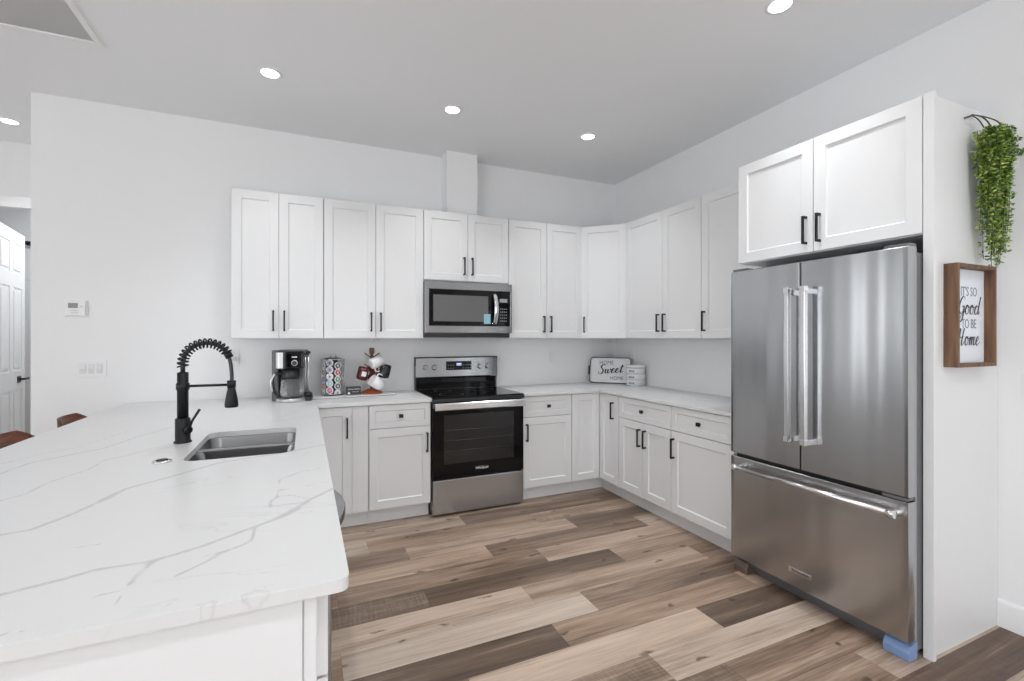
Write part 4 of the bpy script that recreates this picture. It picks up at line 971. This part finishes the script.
# ================================================================== HANGING GREENERY
c = thing('hanging_plant', 'trailing green vine bunch hanging from a hook above the framed sign', 'plant', (2.745, 1.09, 2.375))
rnd = random.Random(7)
m = MB(); m.cyl((-.01, .014, .0), (-.01, -.012, .0), .004); m.tube(catmull([(-.012, -.012, .004), (.03, -.03, -.005), (.06, -.045, -.04), (.07, -.05, -.09)], 5), .003, None, 6); m.tube(catmull([(-.012, -.012, .004), (.06, -.03, .0), (.13, -.05, -.02), (.17, -.055, -.07)], 5), .0028, None, 6); m.tube(catmull([(-.012, -.012, .002), (.03, -.02, -.015), (.05, -.03, -.05)], 5), .0025, None, 6)
m.build('hook_wire', STEM, c)
bm = bmesh.new(); tl_ = bm.loops.layers.float_color.new('tint')
sm = MB()
def leaf(p, dirv, nrm, ln_, wd, colr):
    d = dirv.normalized(); s_ = d.cross(nrm).normalized(); n_ = s_.cross(d)
    P = [p, p+d*ln_*.35+s_*wd*.5+n_*wd*.12, p+d*ln_*.75+s_*wd*.35+n_*wd*.06, p+d*ln_, p+d*ln_*.75-s_*wd*.35+n_*wd*.06, p+d*ln_*.35-s_*wd*.5+n_*wd*.12, p+d*ln_*.5]
    V = [bm.verts.new(q) for q in P]
    for f in ((0, 1, 6), (1, 2, 6), (2, 3, 6), (3, 4, 6), (4, 5, 6), (5, 0, 6)):
        F = bm.faces.new([V[i] for i in f])
        for lp in F.loops: lp[tl_] = (*colr, 1)
for k in range(62):
    x0 = rnd.uniform(.005, .165); y0 = rnd.uniform(-.10, -.02)
    ztop = -.045-rnd.random()*.05; 
    full = .62 if .05 < x0 < .16 else .42
    if x0 < .04: full = .46
    ln_ = rnd.uniform(.30, 1)*full
    if k < 6: ln_ = .60-k*.02; x0 = .10+rnd.uniform(-.03, .05)
    drift = rnd.uniform(-.02, .02)+(.095-x0)*.25*ln_/.5
    pts = [(x0+drift*t+.008*math.sin(t*9+k), y0*(1-.3*t)-.01*math.sin(t*5+k), ztop-ln_*t) for t in [i/8 for i in range(9)]]
    path = catmull(pts, 3); sm.tube(path, .0011, None, 4)
    s_ = 0
    for i in range(len(path)-1):
        for _ in range(5):
            p = path[i].lerp(path[i+1], rnd.random()); a = rnd.uniform(0, 2*PI)
            d_ = Vector((math.cos(a), math.sin(a)*.8-.25, rnd.uniform(-.9, .35)))
            g = rnd.random(); h = rnd.random()
            base_c = Vector((.07, .15, .02)).lerp(Vector((.36, .50, .07)), g)
            if h > .86: base_c = Vector((.45, .52, .22))
            if h < .12: base_c = Vector((.04, .09, .03))
            q = p+Vector((d_.x, min(d_.y, .6), d_.z))*.004
            leaf(q, d_, Vector((rnd.uniform(-.5, .5), -1, rnd.uniform(0, .8))), rnd.uniform(.013, .022), rnd.uniform(.008, .012), tuple(base_c))
# side sprig
spr = catmull([(.18, -.05, -.10), (.26, -.07, -.13), (.33, -.08, -.13), (.40, -.08, -.16)], 5); sm.tube(spr, .0015, None, 4)
for p in spr:
    for _ in range(3): leaf(p, Vector((rnd.uniform(-.5, 1), rnd.uniform(-1, .5), rnd.uniform(-1, .6))), Vector((0, -1, .4)), .027, .015, (.10, .2, .05))
me = bpy.data.meshes.new('foliage'); bm.to_mesh(me); bm.free(); me.materials.append(LEAF)
fo = bpy.data.objects.new('foliage', me); COL.objects.link(fo); fo.parent = c
sm.build('stems', STEM, c)
for o_ in (fo,):
    for v_ in o_.data.vertices:
        if v_.co.y > .010: v_.co.y = .010-(v_.co.y-.010)*.3

# ================================================================== STOOLS
def stool(label, loc, rz):
    t = thing('bar_stool', label, 'stool', loc, rz, 'wooden stools along the peninsula')   # back at -x, sitter faces +x
    m = MB(); m.prism(rrect(-.19, .20, -.20, .20, .07), .60, .635); m.build('seat', STOOLW, t, bevel=.008)
    m = MB(); m.prism(rrect(-.17, .18, -.18, .18, .06), .636, .665); m.build('cushion', mat('cushion', (.03, .025, .022), .5) if 'cushion' not in bpy.data.materials else bpy.data.materials['cushion'], t, bevel=.01)
    m = MB(); n = 20; outer = []
    for k in range(n+1):
        a = PI*.64+PI*.72*k/n; f = math.sin(PI*k/n); top = .80+.125*min(1, f*1.25)**.8
        ca, sa_ = math.cos(a), math.sin(a)
        outer.append([Vector((.015+.225*ca, .255*sa_, .68+.02*(1-f))), Vector((.015+.235*ca, .265*sa_, top)), Vector((.015+.222*ca, .252*sa_, top+.004)), Vector((.015+.210*ca, .240*sa_, .68+.02*(1-f)))])
    m.loops(outer, None, True, True, True); m.build('backrest', STOOLW, t)
    for sx in (-1, 1):
        for sy in (-1, 1):
            m = MB(); m.tube([(sx*.15, sy*.15, .60), (sx*.20, sy*.20, 0)], [.017, .012]); m.build('leg', BLK, t)
    m = MB(); fr = [(.185, .185, .22), (.185, -.185, .22), (-.185, -.185, .22), (-.185, .185, .22)]
    for a, b_ in zip(fr, fr[1:]+fr[:1]): m.cyl(a, b_, .008)
    m.cyl((-.185, -.06, .60), (-.225, -.07, .75), .010); m.cyl((-.185, .06, .60), (-.225, .07, .75), .010); m.build('footrest', BLK, t)
stool('brown wooden stool back at the far left edge of the photo', (-1.13, 3.02, -.012), 0)
stool('brown wooden stool back nearest the back wall, below the switch plate', (-1.15, 3.745, -.03), 0)
